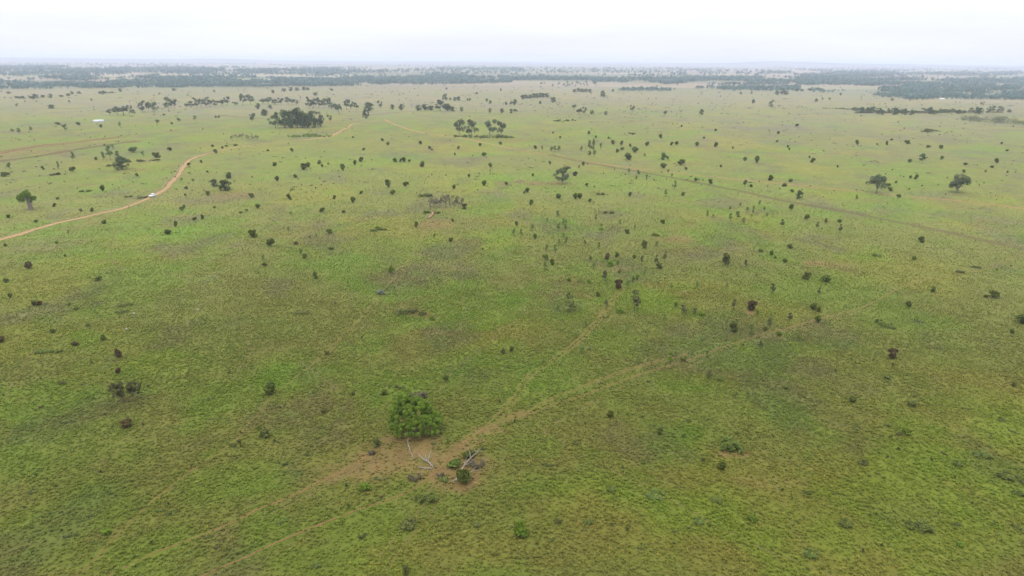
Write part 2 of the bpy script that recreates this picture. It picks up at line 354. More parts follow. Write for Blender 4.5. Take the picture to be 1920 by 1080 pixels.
# ------------------------------------------------------------------ ground
ang = np.unique(np.concatenate([np.linspace(-58, 58, 781), np.linspace(58, 302, 124)]))[:-1]
ang = np.radians(ang)
r1 = 16*1.0079**np.arange(int(math.log(4200/16)/math.log(1.0079)))
r2 = r1[-1]*1.03**np.arange(1, int(math.log(24500/r1[-1])/math.log(1.03))+1)
rad = np.concatenate([r1, r2]); na, nr = len(ang), len(rad)
GX = rad[:, None]*np.sin(ang)[None]; GY = rad[:, None]*np.cos(ang)[None]
GX = np.concatenate([[0], GX.ravel()]); GY = np.concatenate([[0], GY.ravel()])
GZ = height(GX, GY)
ii, jj = np.meshgrid(np.arange(nr-1), np.arange(na), indexing='ij'); j2 = (jj+1) % na
Q = np.stack([1+ii*na+jj, 1+(ii+1)*na+jj, 1+(ii+1)*na+j2, 1+ii*na+j2], -1).reshape(-1, 4)
k = np.arange(na); T = np.stack([np.zeros(na, int), 1+k, 1+(k+1) % na], -1)
gm, nt, b = mat('grassland')
me = mesh_np('ground', np.stack([GX, GY, GZ], -1), Q, T, None, [gm], None, True)
cc, so = ground_col(GX, GY)
a = me.attributes.new('cover', 'FLOAT_COLOR', 'POINT'); a.data.foreach_set('color', np.concatenate([cc, np.ones((len(cc), 1))], 1).astype(np.float32).ravel())
a = me.attributes.new('soil', 'FLOAT', 'POINT'); a.data.foreach_set('value', so.astype(np.float32))
ground = tag(obj('ground', me), 'wide rolling plain of olive and yellow green grass', 'ground', kind='structure')
at1 = N(nt, 'ShaderNodeAttribute'); at1.attribute_name = 'cover'
tc = N(nt, 'ShaderNodeTexCoord')
def noi(scale, detail=3.0, rough=.6, sy=1.0):
    mp = N(nt, 'ShaderNodeMapping'); mp.inputs['Scale'].default_value = (1, sy, 1)
    nt.links.new(tc.outputs['Object'], mp.inputs['Vector'])
    n = N(nt, 'ShaderNodeTexNoise', Scale=scale, Detail=detail, Roughness=rough); nt.links.new(mp.outputs[0], n.inputs['Vector'])
    return n.outputs['Fac']
n1 = noi(1.3, 4.0, .7); n2 = noi(0.28, 4.0, .65); n3 = noi(0.05, 4.0, .6)
f1 = math_n(nt, 'MULTIPLY_ADD', n1, 0.56); nt.nodes[-1].inputs[2].default_value = 0.74
f2 = math_n(nt, 'MULTIPLY_ADD', n2, 0.9); nt.nodes[-1].inputs[2].default_value = 0.55
f3 = math_n(nt, 'MULTIPLY_ADD', n3, 0.5); nt.nodes[-1].inputs[2].default_value = 0.75
f = math_n(nt, 'MULTIPLY', math_n(nt, 'MULTIPLY', f1, f2), f3)
cv = N(nt, 'ShaderNodeCombineXYZ')
for i in range(3): nt.links.new(f, cv.inputs[i])
c0 = mixc(nt, 1.0, at1.outputs['Color'], cv.outputs[0], 'MULTIPLY')
mr = N(nt, 'ShaderNodeMapRange'); nt.links.new(noi(0.55, 5.0, .7), mr.inputs[0])
mr.inputs[1].default_value = .56; mr.inputs[2].default_value = .72; mr.inputs[4].default_value = 0.5
strw = mixc(nt, 1.0, c0, (1.35, 1.08, 1.25), 'MULTIPLY')
c1 = mixc(nt, mr.outputs[0], c0, strw)
nt.links.new(c1, b.inputs['Base Color']); b.inputs['Roughness'].default_value = 0.95; b.inputs['Specular IOR Level'].default_value = 0.05
bp = N(nt, 'ShaderNodeBump', Strength=0.9, Distance=0.35); nt.links.new(n1, bp.inputs['Height']); nt.links.new(bp.outputs[0], b.inputs['Normal'])

# ------------------------------------------------------------------ tracks and roads
def track_mat(name, c, c2, amax, soft):
    m, nt, b = mat(name)
    ac = N(nt, 'ShaderNodeAttribute'); ac.attribute_name = 'across'
    tc = N(nt, 'ShaderNodeTexCoord')
    no = N(nt, 'ShaderNodeTexNoise', Scale=0.5, Detail=6.0, Roughness=.75); nt.links.new(tc.outputs['Object'], no.inputs['Vector'])
    nb = N(nt, 'ShaderNodeTexNoise', Scale=0.06, Detail=3.0, Roughness=.6); nt.links.new(tc.outputs['Object'], nb.inputs['Vector'])
    nt.links.new(mixc(nt, no.outputs['Fac'], c, c2), b.inputs['Base Color']); b.inputs['Roughness'].default_value = .95
    e = math_n(nt, 'SUBTRACT', 1.0, ac.outputs['Fac'])
    e = math_n(nt, 'MULTIPLY', e, soft)
    g = math_n(nt, 'MULTIPLY_ADD', no.outputs['Fac'], 2.4); nt.nodes[-1].inputs[2].default_value = -1.2
    g2 = math_n(nt, 'MULTIPLY_ADD', nb.outputs['Fac'], 2.6); nt.nodes[-1].inputs[2].default_value = -1.3
    e = math_n(nt, 'ADD', math_n(nt, 'ADD', e, g), math_n(nt, 'MULTIPLY', g2, 1.0 if amax < .95 else 0.25), True)
    e = math_n(nt, 'MULTIPLY', e, amax)
    tr = N(nt, 'ShaderNodeBsdfTransparent'); mx = N(nt, 'ShaderNodeMixShader')
    nt.links.new(e, mx.inputs[0]); nt.links.new(tr.outputs[0], mx.inputs[1]); nt.links.new(b.outputs[0], mx.inputs[2])
    nt.links.new(mx.outputs[0], nt.nodes['Material Output'].inputs['Surface'])
    return m
TM = {'road': track_mat('red_earth_road', (0.205, 0.125, 0.050), (0.290, 0.200, 0.095), 0.97, 2.7),
      'track': track_mat('worn_earth_track', (0.140, 0.072, 0.028), (0.200, 0.115, 0.052), 0.78, 1.9),
      'rut': track_mat('dark_rutted_track', (0.058, 0.048, 0.017), (0.112, 0.078, 0.034), 0.95, 2.6),
      'redline': track_mat('thin_red_road', (0.200, 0.105, 0.045), (0.260, 0.160, 0.075), 0.96, 2.8),
      'verge': track_mat('dry_straw_verge', (0.185, 0.165, 0.070), (0.250, 0.215, 0.105), 0.62, 1.5),
      'faint': track_mat('faint_worn_trail', (0.110, 0.078, 0.032), (0.165, 0.122, 0.056), 0.66, 1.8)}
for lev, (name, mk, wd, X, Y, nx, ny, u, offs, lab) in enumerate(track_world):
    V = []; Q = []; A = []; n = 0
    for off in offs:
        wv = wd*(0.7+0.6*fbm(u/7, u*0+off, 91, 3)); K = 5
        for j in range(K):
            q = (j/(K-1)-0.5)*wv+off; xx = X+nx*q; yy = Y+ny*q
            V.append(np.stack([xx, yy, height(xx, yy)+0.010+0.004*(lev % 12)+3e-5*np.hypot(xx, yy)], -1))
            A.append(np.full(len(u), abs(j/(K-1)-0.5)*2))
        m_ = len(u); i = np.arange(m_-1)
        for j in range(K-1):
            Q.append(np.stack([n+j*m_+i, n+(j+1)*m_+i, n+(j+1)*m_+i+1, n+j*m_+i+1], -1))
        n += K*m_
    me = mesh_np(name, np.concatenate(V), np.concatenate(Q), None, None, [TM[mk]], None, True)
    at_ = me.attributes.new('across', 'FLOAT', 'POINT'); at_.data.foreach_set('value', np.concatenate(A).astype(np.float32))
    tag(obj(name, me), lab, name.replace('_', ' '), kind='structure')

# ------------------------------------------------------------------ scattered ground cover (stuff): points that carry instances
def scatter(name, P, rz, scl, colr, vid, protos, label, cat):
    me = mesh_np(name, P)
    for an, ty, arr, key in (('rz', 'FLOAT', rz, 'value'), ('sc', 'FLOAT_VECTOR', scl, 'vector'), ('vid', 'INT', vid, 'value')):
        a = me.attributes.new(an, ty, 'POINT'); a.data.foreach_set(key, np.asarray(arr, np.int32 if ty == 'INT' else np.float32).ravel())
    a = me.attributes.new('col', 'FLOAT_COLOR', 'POINT')
    a.data.foreach_set('color', np.concatenate([colr, np.ones((len(P), 1))], 1).astype(np.float32).ravel())
    pc = bpy.data.collections.new(name+'_kinds')
    for k, pm in enumerate(protos):
        pc.objects.link(bpy.data.objects.new('%s_kind_%02d' % (name, k), pm))
    o = obj(name, me)
    g = bpy.data.node_groups.new(name+'_scatter', 'GeometryNodeTree')
    g.interface.new_socket('Geometry', in_out='INPUT', socket_type='NodeSocketGeometry')
    g.interface.new_socket('Geometry', in_out='OUTPUT', socket_type='NodeSocketGeometry')
    gi = g.nodes.new('NodeGroupInput'); go = g.nodes.new('NodeGroupOutput')
    ci = g.nodes.new('GeometryNodeCollectionInfo'); ci.inputs['Collection'].default_value = pc
    ci.inputs['Separate Children'].default_value = True; ci.inputs['Reset Children'].default_value = True
    ip = g.nodes.new('GeometryNodeInstanceOnPoints'); ip.inputs['Pick Instance'].default_value = True
    def na_(nm, ty):
        n = g.nodes.new('GeometryNodeInputNamedAttribute'); n.data_type = ty; n.inputs['Name'].default_value = nm
        return [s for s in n.outputs if s.name == 'Attribute' and s.enabled][0]
    cx = g.nodes.new('ShaderNodeCombineXYZ'); g.links.new(na_('rz', 'FLOAT'), cx.inputs['Z'])
    er = g.nodes.new('FunctionNodeEulerToRotation'); g.links.new(cx.outputs[0], er.inputs[0])
    g.links.new(gi.outputs[0], ip.inputs['Points']); g.links.new(ci.outputs[0], ip.inputs['Instance'])
    g.links.new(na_('vid', 'INT'), ip.inputs['Instance Index']); g.links.new(er.outputs[0], ip.inputs['Rotation'])
    g.links.new(na_('sc', 'FLOAT_VECTOR'), ip.inputs['Scale']); g.links.new(ip.outputs[0], go.inputs[0])
    md = o.modifiers.new('scatter', 'NODES'); md.node_group = g
    tag(o, label, cat, kind='stuff')
    return o
def inst_mat(name, trans=.2):
    m, nt, b = mat(name)
    a = N(nt, 'ShaderNodeAttribute'); a.attribute_name = 'col'; a.attribute_type = 'INSTANCER'
    t = N(nt, 'ShaderNodeAttribute'); t.attribute_name = 'tint'
    cv = N(nt, 'ShaderNodeCombineXYZ')
    for i in range(3): nt.links.new(t.outputs['Fac'], cv.inputs[i])
    c = mixc(nt, 1.0, a.outputs['Color'], cv.outputs[0], 'MULTIPLY')
    nt.links.new(c, b.inputs['Base Color']); b.inputs['Specular IOR Level'].default_value = .08
    tr = N(nt, 'ShaderNodeBsdfTranslucent'); nt.links.new(c, tr.inputs['Color'])
    mx = N(nt, 'ShaderNodeMixShader'); mx.inputs[0].default_value = trans
    nt.links.new(b.outputs[0], mx.inputs[1]); nt.links.new(tr.outputs[0], mx.inputs[2])
    nt.links.new(mx.outputs[0], nt.nodes['Material Output'].inputs['Surface'])
    return m
GM = inst_mat('grass_blades')
def tussock(seed):
    rng = np.random.default_rng(seed); n = 34; V = []; T = []; t = []
    for i in range(n):
        a = rng.uniform(0, 2*PI); lean = rng.uniform(0.1, 1.15); L = rng.uniform(.6, 1.05)*(1-.25*lean); w = rng.uniform(.05, .11)
        b0 = np.array([math.cos(a), math.sin(a), 0])*rng.uniform(0, .16)
        dirv = np.array([math.cos(a)*math.sin(lean), math.sin(a)*math.sin(lean), math.cos(lean)])
        sd = np.array([-math.sin(a), math.cos(a), 0])*w
        mid = b0+dirv*L*.6; tip = mid+(dirv+np.array([0, 0, -.55*lean]))*L*.5
        k = len(V); V += [b0-sd*.5, b0+sd*.5, mid+sd, mid-sd, tip]
        T += [(k, k+1, k+2), (k, k+2, k+3), (k+3, k+2, k+4)]; t += [rng.uniform(.8, 1.25)]*5
    return mesh_np('tussock', V, None, T, t, [GM])
tus = [tussock(s) for s in range(5)]
def wedge(r0, r1_, dens, half=44):
    n = int(dens*R(half)*(r1_**2-r0**2)); r = np.sqrt(RND.uniform(r0*r0, r1_*r1_, n)); a = RND.uniform(-R(half), R(half), n)
    return r*np.sin(a), r*np.cos(a)
XS = []; YS = []; SS = []
SH = 84*(700/84)**(np.arange(41)/40)
for r0, r1_ in zip(SH[:-1], SH[1:]):
    rm = (r0+r1_)/2; dn = float(np.interp(rm, (84, 130, 200, 300, 420, 700), (4.6, 4.3, 3.2, 1.9, 1.0, .6))); s = float(np.interp(rm, (84, 200, 320, 700), (.60, .59, .54, .50)))
    x, y = wedge(r0, r1_, dn); XS.append(x); YS.append(y); SS.append(np.full(len(x), s))
X = np.concatenate(XS); Y = np.concatenate(YS); S = np.concatenate(SS)
i = np.clip(((X-RX0)/RS).astype(int), 0, RN[0]-1); j = np.clip(((Y-RY0)/RS).astype(int), 0, RN[1]-1)
cc, so = ground_col(X, Y)
dn = fbm(X/5, Y/5, 101, 3); keep = (RND.random(len(X)) > worn[i, j]) & (RND.random(len(X)) > np.clip(so*1.05, 0, .86)) & (RND.random(len(X)) < (0.25+1.5*dn)*(1-sstep(210, 640, np.hypot(X, Y)+70*(dn-.5))))
X, Y, S, cc = X[keep], Y[keep], S[keep], cc[keep]; n = len(X)
size = S*(0.55+0.75*RND.random(n))*(0.6+0.8*fbm(X/8, Y/8, 103, 3))
lush = sstep(.45, .7, fbm(X/18, Y/18, 107, 3))
v = 1.65*(0.82+0.36*RND.random(n))
stw = (RND.random(n) < 0.16)*RND.random(n)*.8
v = v*(1+.25*sstep(200, 420, np.hypot(X, Y)))
cg = cc*v[:, None]; cg = cg*(1+stw[:, None]*np.array([.45, .18, .35])); cg = cg*(1+0.1*lush[:, None]*np.array([-.5, .6, -.6]))
scatter('grass', np.stack([X, Y, height(X, Y)-.02], -1), RND.uniform(0, 6.28, n), np.stack([size, size, size*RND.uniform(.42, .68, n)], -1), np.clip(cg, .01, .6), RND.integers(0, 5, n), tus,
        'tussocks of olive and yellow green grass covering the plain', 'grass')
print('tussocks', n)

# ------------------------------------------------------------------ plant kinds (one unit wide, one unit high; scaled per plant)
def shrub_mesh(seed, mk, shape='round', n=420, leaf=.075):
    rng = np.random.default_rng(seed); mb = MB(); L = []
    if shape == 'round':
        for i in range(9):
            a = rng.uniform(0, 2*PI); r = rng.uniform(.08, .27); z = rng.uniform(.17, .72)
            L.append(((r*math.cos(a), r*math.sin(a), z), (rng.uniform(.17, .25), rng.uniform(.17, .25), rng.uniform(.17, .26))))
        L.append(((0, 0, .45), (.27, .27, .38)))
    elif shape == 'cone':
        for i in range(9):
            z = rng.uniform(.12, .85); r = .30*(1-z); a = rng.uniform(0, 2*PI)
            L.append(((r*math.cos(a), r*math.sin(a), z), (.10+.20*(1-z), .10+.20*(1-z), .16)))
    elif shape == 'tall':
        for i in range(10):
            a = rng.uniform(0, 2*PI); r = rng.uniform(.0, .24); z = rng.uniform(.2, .85)
            s_ = rng.uniform(.14, .24)*(1.1-.5*abs(z-.5)); L.append(((r*math.cos(a), r*math.sin(a), z), (s_*1.2, s_*1.2, s_*.8)))
    elif shape == 'mound':
        for i in range(14):
            L.append(((rng.uniform(-.42, .42), rng.uniform(-.2, .2), rng.uniform(.1, .4)), (rng.uniform(.07, .15), rng.uniform(.08, .16), rng.uniform(.22, .52))))
    elif shape == 'airy':
        for i in range(8):
            a = rng.uniform(0, 2*PI); r = rng.uniform(.05, .32); z = rng.uniform(.3, .85)
            L.append(((r*math.cos(a), r*math.sin(a), z), rng.uniform(.11, .17)))
    mb.leaves(L, n, leaf, rng, low=.5)
    for i in range(4 if shape != 'mound' else 7):
        a = rng.uniform(0, 2*PI); q = np.array([.16*math.cos(a), .16*math.sin(a), .5]) if shape != 'mound' else np.array([rng.uniform(-.4, .4), 0, .3])
        mb.tube([(q[0]*.25, q[1]*.25, -.03), q*.6, q], [.022, .016, .008], 5, 1, 1)
    return mb.mesh('shrub', [M[mk], M['bark']])
def limb(mb, p0, p1, r0, r1_, rng, n=5, wob=.05, m=0):
    p0 = np.array(p0, float); p1 = np.array(p1, float); L = np.linalg.norm(p1-p0)
    P = [p0+(p1-p0)*k/(n-1)+(rng.normal(size=3)*wob*L if 0 < k < n-1 else 0) for k in range(n)]
    mb.tube(P, list(np.linspace(r0, r1_, n)), 6, 1, m); return P
def tree_meshes(seed, mk, bark, kind):
    """returns trunk mesh, crown mesh"""
    rng = np.random.default_rng(seed); tb = MB(); L = []
    if kind == 'gum':           # open, layered crown on forking limbs
        f = np.array([rng.uniform(-.04, .04), rng.uniform(-.04, .04), rng.uniform(.22, .34)])
        limb(tb, (0, 0, -.03), f, .034, .026, rng)
        for i in range(7):
            a = 2*PI*i/7+rng.uniform(-.4, .4); r = rng.uniform(.12, .36); z = rng.uniform(.36, .88)
            e = np.array([r*math.cos(a), r*math.sin(a), z]); limb(tb, f, e, .018, .006, rng, 5, .06)
            for k in range(4):
                c = e+np.array([rng.normal()*.09, rng.normal()*.09, rng.uniform(-.12, .07)]); L.append((c, (rng.uniform(.08, .135), rng.uniform(.08, .135), rng.uniform(.07, .12))))
        n, lf, low = 2900, .026, .6
    elif kind == 'dense':       # close dark crown almost to the ground
        limb(tb, (0, 0, -.03), (0, 0, .5), .04, .02, rng)
        for i in range(24):
            a = rng.uniform(0, 2*PI); z = rng.uniform(.07, .86); r = rng.uniform(.08, .40)*math.sqrt(max(.1, 1-((z-.38)/.54)**2))
            L.append(((r*math.cos(a), r*math.sin(a), z), (rng.uniform(.11, .17), rng.uniform(.11, .17), rng.uniform(.1, .15))))
            if i < 6: limb(tb, (0, 0, .25), L[-1][0], .014, .004, rng)
        n, lf, low = 2200, .030, .6
    elif kind == 'sapling':     # slim and see-through
        limb(tb, (0, 0, -.03), (rng.uniform(-.05, .05), rng.uniform(-.05, .05), .9), .028, .008, rng, 6, .02)
        for i in range(13):
            z = rng.uniform(.30, .92); r = rng.uniform(.05, .34)*(1.15-z*.8); a = rng.uniform(0, 2*PI); c = (r*math.cos(a), r*math.sin(a), z)
            L.append((c, (rng.uniform(.10, .17), rng.uniform(.10, .17), rng.uniform(.06, .11)))); limb(tb, (0, 0, z*.75), c, .012, .004, rng, 3)
        n, lf, low = 560, .055, .8
    elif kind == 'bare':        # leafless grey sapling
        limb(tb, (0, 0, -.03), (rng.uniform(-.06, .06), rng.uniform(-.06, .06), .95), .035, .01, rng, 6, .02)
        for i in range(12):
            z = rng.uniform(.35, .95); r = rng.uniform(.15, .42); a = rng.uniform(0, 2*PI); c = np.array((r*math.cos(a), r*math.sin(a), z)); limb(tb, (0, 0, z*.75), c, .014, .006, rng, 3)
            L.append((c, .10))
        n, lf, low = 110, .05, .9
    elif kind == 'spread':      # wide flat-based crown on a short forked trunk
        f = np.array([0, 0, .2]); limb(tb, (0, 0, -.03), f, .05, .04, rng)
        for i in range(9):
            a = 2*PI*i/9+rng.uniform(-.25, .25); z = rng.uniform(.30, .76); r = rng.uniform(.26, .40)*math.sqrt(max(.1, 1-((z-.45)/.45)**2))
            e = np.array([r*math.cos(a), r*math.sin(a), z]); limb(tb, f, e, .02, .006, rng)
            for k in range(4):
                c = e+np.array([rng.normal()*.08, rng.normal()*.08, rng.uniform(-.1, .1)]); L.append((c, (rng.uniform(.10, .16), rng.uniform(.10, .16), rng.uniform(.10, .15))))
        for i in range(9): L.append(((rng.uniform(-.2, .2), rng.uniform(-.2, .2), rng.uniform(.55, .84)), (.14, .14, .12)))
        n, lf, low = 5200, .024, .6
    tb_me = tb.mesh('trunk', [M[bark]], True); cb = MB(); cb.leaves(L, n, lf, rng, low=low, inner=.45)
    return tb_me, cb.mesh('crown', [M[mk]])

SHR = {}   # shrub meshes by code
for code, mk, shapes in (('d', 'dark', ('round', 'round', 'tall', 'round', 'cone')), ('o', 'olive', ('round', 'tall', 'cone', 'round')), ('r', 'red', ('round', 'tall', 'round')),
                         ('g', 'bright', ('round', 'cone', 'airy', 'round')), ('y', 'grey', ('airy', 'mound', 'round')), ('w', 'twig', ('mound', 'airy', 'mound')),
                         ('z', 'silver', ('round', 'mound')), ('m', 'dark', ('mound',)*4), ('n', 'olive', ('mound',)*3), ('q', 'tuft', ('mound',)*3)):
    SHR[code] = [shrub_mesh(100*k+sum(map(ord, code)), mk, s_, 640 if s_ == 'mound' else 950, .06 if s_ == 'mound' else .08) for k, s_ in enumerate(shapes)]
TRE = {'s': [tree_meshes(500+k, 'sap', 'bark', 'sapling') for k in range(5)], 'a': [tree_meshes(540+k, 'grey', 'bark', 'sapling') for k in range(4)],
       'h': [tree_meshes(570+k, 'bright', 'bark', 'sapling') for k in range(3)], 'b': [tree_meshes(600+k, 'twig', 'dead', 'bare') for k in range(4)],
       't': [tree_meshes(640+k, 'gum', 'pale', 'gum') for k in range(6)], 'k': [tree_meshes(680+k, 'dense', 'bark', 'dense') for k in range(4)],
       'p': [tree_meshes(720+k, 'gum', 'pale', 'spread') for k in range(3)]}

# ------------------------------------------------------------------ labels: what a plant looks like and what it stands next to
LAND = [((778,790), 'the big domed tree'), ((287,366), 'the white car'), ((56,378), 'the bottle tree'), ((878,875), 'the large fallen dead tree'),
        ((185,226), 'the white water tank'), ((555,228), 'the dark grove'), ((905,245), 'the four gums'), ((1054,332), 'the tall ragged gum'),
        ((1645,350), 'the pale-trunked round gum'), ((1795,350), 'the wide spreading tree'), ((806,402), 'the fallen log pair'), ((237,735), 'the twin-stemmed grey tree'),
        ((1189,568), 'the tall brownish tree'), ((1729,295), 'the black-looking tree'), ((1371,840), 'the hollow dark thicket'), ((976,1000), 'the bright green cone shrub'),
        ((350,305), 'the red road bend'), ((420,347), 'the paired dark trees'), ((229,308), 'the dark bell-shaped tree'), ((506,735), 'the dark egg-shaped shrub'),
        ((510,455), 'the largest left-plain shrub'), ((735,507), 'the lone round green shrub'), ((1672,665), 'the reddish right-hand shrub'),
        ((1862,552), 'the fat round right-edge shrub'), ((1498,364), 'the trunked dark tree'), ((1409,576), 'the shrub on red soil'), ((1159,535), 'the reddish trackside shrub'),
        ((1000,183), 'the tight far tree row'), ((1178,293), 'the fattest mid-plain shrub'), ((1091,210), 'the twin far gums'), ((1740,207), 'the long right tree line'),
        ((1860,230), 'the crest thicket'), ((580,255), 'the bright green thicket'), ((458,260), 'the roadside dead saplings'), ((820,203), 'the far mixed clump'),
        ((630,205), 'the loose far gums'), ((1230,985), 'the lower right trail'), ((1560,1000), 'the lower right corner'), ((200,1000), 'the lower left corner'), ((1445,200), 'the slim far right gum'), ((66,180), 'the far left scrub')]
SIZE = [(0.0, 'tiny'), (1.5, 'small'), (2.6, 'middling'), (4.2, 'large')]
WORD = {'d': ('dark green', 'shrub'), 'o': ('olive', 'shrub'), 'r': ('reddish brown', 'shrub'), 'g': ('bright green', 'shrub'), 'y': ('pale grey-green', 'shrub'), 'w': ('dry grey twiggy', 'shrub'), 'z': ('silvery', 'shrub'),
        'm': ('low dark', 'thicket'), 'n': ('low olive', 'thicket'), 'q': ('low bright green', 'thicket'), 's': ('airy green', 'sapling'), 'a': ('airy grey-green', 'sapling'), 'h': ('bright airy', 'sapling'),
        'b': ('bare grey', 'sapling'), 't': ('grey-green gum', 'tree'), 'k': ('dense dark', 'tree'), 'p': ('broad-crowned', 'tree')}
ORD = ['', 'second nearest', 'third nearest', 'fourth nearest', 'fifth nearest', 'sixth nearest', 'seventh nearest', 'eighth nearest', 'ninth nearest', 'tenth nearest', 'eleventh nearest', 'twelfth nearest']
def long_thicket(x0, x1, y0, y1, h, mk, label, seed, front=0.0):
    rng = np.random.default_rng(seed); a = hit(x0, y0); b_ = hit(x1, y1); o0 = (a+b_)/2; o0[2] = height(o0[0], o0[1]); q = float(depth(o0))/F
    d = b_-a; Lh = np.hypot(d[0], d[1]); d = d/np.linalg.norm(d); nr_ = np.array([-d[1], d[0], 0]); L = []; n = max(5, int(Lh/1.2))
    for k in range(n):
        t = rng.random(); p = a+(b_-a)*t+nr_*rng.normal()*min(3.2, .12*Lh); e = .55+.45*math.sin(PI*min(1, max(0, t)))**.5; hm = max(.5, h*q*e*rng.uniform(.25, 1.0)*(.6+.8*float(fbm(np.array(t*9), np.array(seed*1.), 5, 2))))
        p[2] = height(p[0], p[1]); w_ = max(rng.uniform(.6, 1.6), hm*rng.uniform(.5, .9)); L.append((p-o0+np.array([0, 0, hm*.45]), (w_, w_, hm*.55)))
    mb = MB(); mb.leaves(L, n*75, .34, rng, low=.5)
    for k in range(0, n, 2): mb.tube([L[k][0]*[1, 1, 0]+[0, 0, float(L[k][0][2]-L[k][1][2])-.1], L[k][0]], [.06, .03], 5, 1, 1)
    o = obj('thicket', mb.mesh('thicket', [M[mk], M['bark']])); o.location = o0; return tag(o, label, 'thicket', 'low thickets on the plain')
PENDING = []
def place(code, px, py, w, h, label=None, group=None, fixed_rz=None):
    """a plant whose foot is seen at px, py and which shows w x h pixels of the 1920 x 1080 photograph"""
    v = ray(px, py); dl = math.asin(-v[2]/np.linalg.norm(v)); sh = code in SHR
    lift = 0.30*w*math.sin(dl) if sh else 0.05*w*math.sin(dl)
    p = hit(px, py-lift); s = float(depth(p))/F; wm = w*s; sd, cd = math.sin(dl), math.cos(dl)
    hm = max((h*s-0.34*wm*sd*(1 if sh else .6))/cd, .22*wm if code in 'mnqw' else .5*wm)
    kw = 1.32 if sh else 1.36 if code in 'sah' else .86 if code == 'p' else 1.22 if code == 'k' else 1.12
    wm *= kw; hm *= 1.24 if code == 'p' else 1.12
    if code in 'mnqw' and w >= 18 and py < 470 and not label:
        o = long_thicket(px-w/2, px+w/2, py+w*.02, py-w*.02, h, {'m': 'olive' if int(px) % 3 == 0 else 'dark', 'n': 'olive', 'q': 'tuft', 'w': 'twig'}[code], None, int(px*13+py))
        PENDING.append((o, code, px, py-h/2, 9)); return o
    col_, noun = WORD[code]; rng = random.Random(int(px*7919+py*104729))
    mound = code in 'mnqw'
    rz = (-math.atan2(p[0], p[1])+rng.uniform(-.25, .25)) if mound else rng.uniform(0, 2*PI)
    if sh:
        o = obj(noun, rng.choice(SHR[code])); parts = []
    else:
        tm, cm = rng.choice(TRE[code]); o = bpy.data.objects.new(noun if noun == 'sapling' else {'t': 'gum_tree', 'k': 'dense_tree', 'p': 'spreading_tree'}[code], None); col.objects.link(o)
        o.empty_display_size = .1
        t = obj('trunk', tm, o); c = obj('crown', cm, o)
    o.location = p; o.rotation_euler = (0, 0, rz)
    dpt = min(wm*.7, 9) if mound else wm
    o.scale = (wm, dpt if not mound else dpt/.5, hm)
    o['category'] = noun
    if label: o['label'] = label
    else: PENDING.append((o, code, px, py-h/2, max(wm, hm)))
    if group: o['group'] = group
    return o
def many(code, text, group=None):
    for q in text.split():
        x, y, w, h = map(float, q.split(',')); place(code, x, y, w, h, None, group)

# ---- single landmarks -----------------------------------------------------
place('k', 229, 318, 31, 25, 'dark bell-shaped bushy tree standing left of the red road bend')
place('k', 422, 357, 30, 20, 'wide dark tree, right and larger of the pair beyond the red road')
place('k', 402, 350, 15, 15, 'round dark tree, left and smaller of the pair beyond the red road')
place('t', 1054, 345, 30, 31, 'tall ragged gum standing alone on bare soil in the middle plain')
place('p', 1643, 363, 36, 33, 'round-crowned gum with pale forked trunk beside the upper red track')
place('p', 1795, 361, 43, 31, 'wide spreading dark tree with thick trunk on the right plain')
place('k', 1729, 301, 15, 13, 'black-looking dense tree standing alone on the far right plain')
place('k', 1498, 373, 15, 16, 'dark rounded tree with short trunk between the two straight red tracks')
place('a', 1189, 583, 25, 36, 'tall thin brownish tree with bare trunk right of the sapling flat track')
place('s', 1067, 567, 19, 20, 'dark-topped airy tree, upper of the pair left of the sapling flat track')
place('s', 1070, 586, 28, 25, 'wide airy green tree, lower of the pair left of the sapling flat track')
place('d', 506, 742, 21, 25, 'dark egg-shaped shrub beside the long diagonal track', None)
place('d', 509, 463, 15, 18, 'largest dark round shrub on the left plain below the paired trees')
place('g', 735, 516, 14, 16, 'lone round green shrub on the diagonal track below the fallen logs')
place('r', 1672, 674, 16, 19, 'dark reddish shrub alone on the open grass at right')
place('d', 1862, 559, 18, 17, 'fat round dark shrub near the right edge above the grass')
place('r', 1409, 584, 17, 20, 'dark shrub standing on a patch of red soil')
place('r', 1159, 543, 14, 17, 'reddish shrub where the sapling flat tracks meet')
place('d', 1178, 300, 13, 13, 'fattest dark shrub in the middle of the far plain')
place('g', 976, 1008, 25, 31, 'bright green cone-shaped shrub alone in the lower foreground')
place('m', 1371, 846, 44, 22, 'wide dark hollow thicket alone on the right foreground')
place('d', 1914, 608, 22, 19, 'bushy green shrub cut by the right edge')
place('d', 836, 718, 12, 18, 'small upright shrub with clear stem above the big domed tree')
place('o', 707, 840, 12, 17, 'olive shrub with dark base left of the big domed tree')
place('d', 720, 742, 10, 11, 'small dark shrub just beyond the big domed tree')
place('w', 785, 748, 24, 14, 'dull brown dry shrub behind the top of the big domed tree')
place('w', 697, 853, 11, 9, 'grey twiggy dead shrub on orange soil left of the big domed tree')
place('w', 777, 902, 19, 12, 'dark grey twiggy dead shrub by the cattle track below the big domed tree')
place('w', 826, 895, 12, 9, 'small grey dead shrub left of the large fallen dead tree')
place('q', 829, 904, 18, 9, 'small bright green tuft below the little grey dead shrub')
place('d', 872, 912, 26, 29, 'dark leafy shrub at the root end of the large fallen dead tree')
place('d', 849, 879, 24, 16, 'low dark shrub left of the large fallen dead trunk')
place('d', 879, 862, 22, 17, 'dark shrub behind the upper branches of the large fallen dead tree')
place('w', 893, 878, 22, 16, 'dry twiggy brush under the right side of the large fallen dead tree')
place('g', 685, 922, 21, 16, 'bright green round bush below the bare soil at left')
place('q', 805, 945, 30, 20, 'pale bright green weedy clump below the cattle track')
place('o', 769, 992, 28, 20, 'airy olive bush among trails in the lower foreground')
place('g', 200, 1004, 16, 14, 'bright green round bush near the lower left corner')
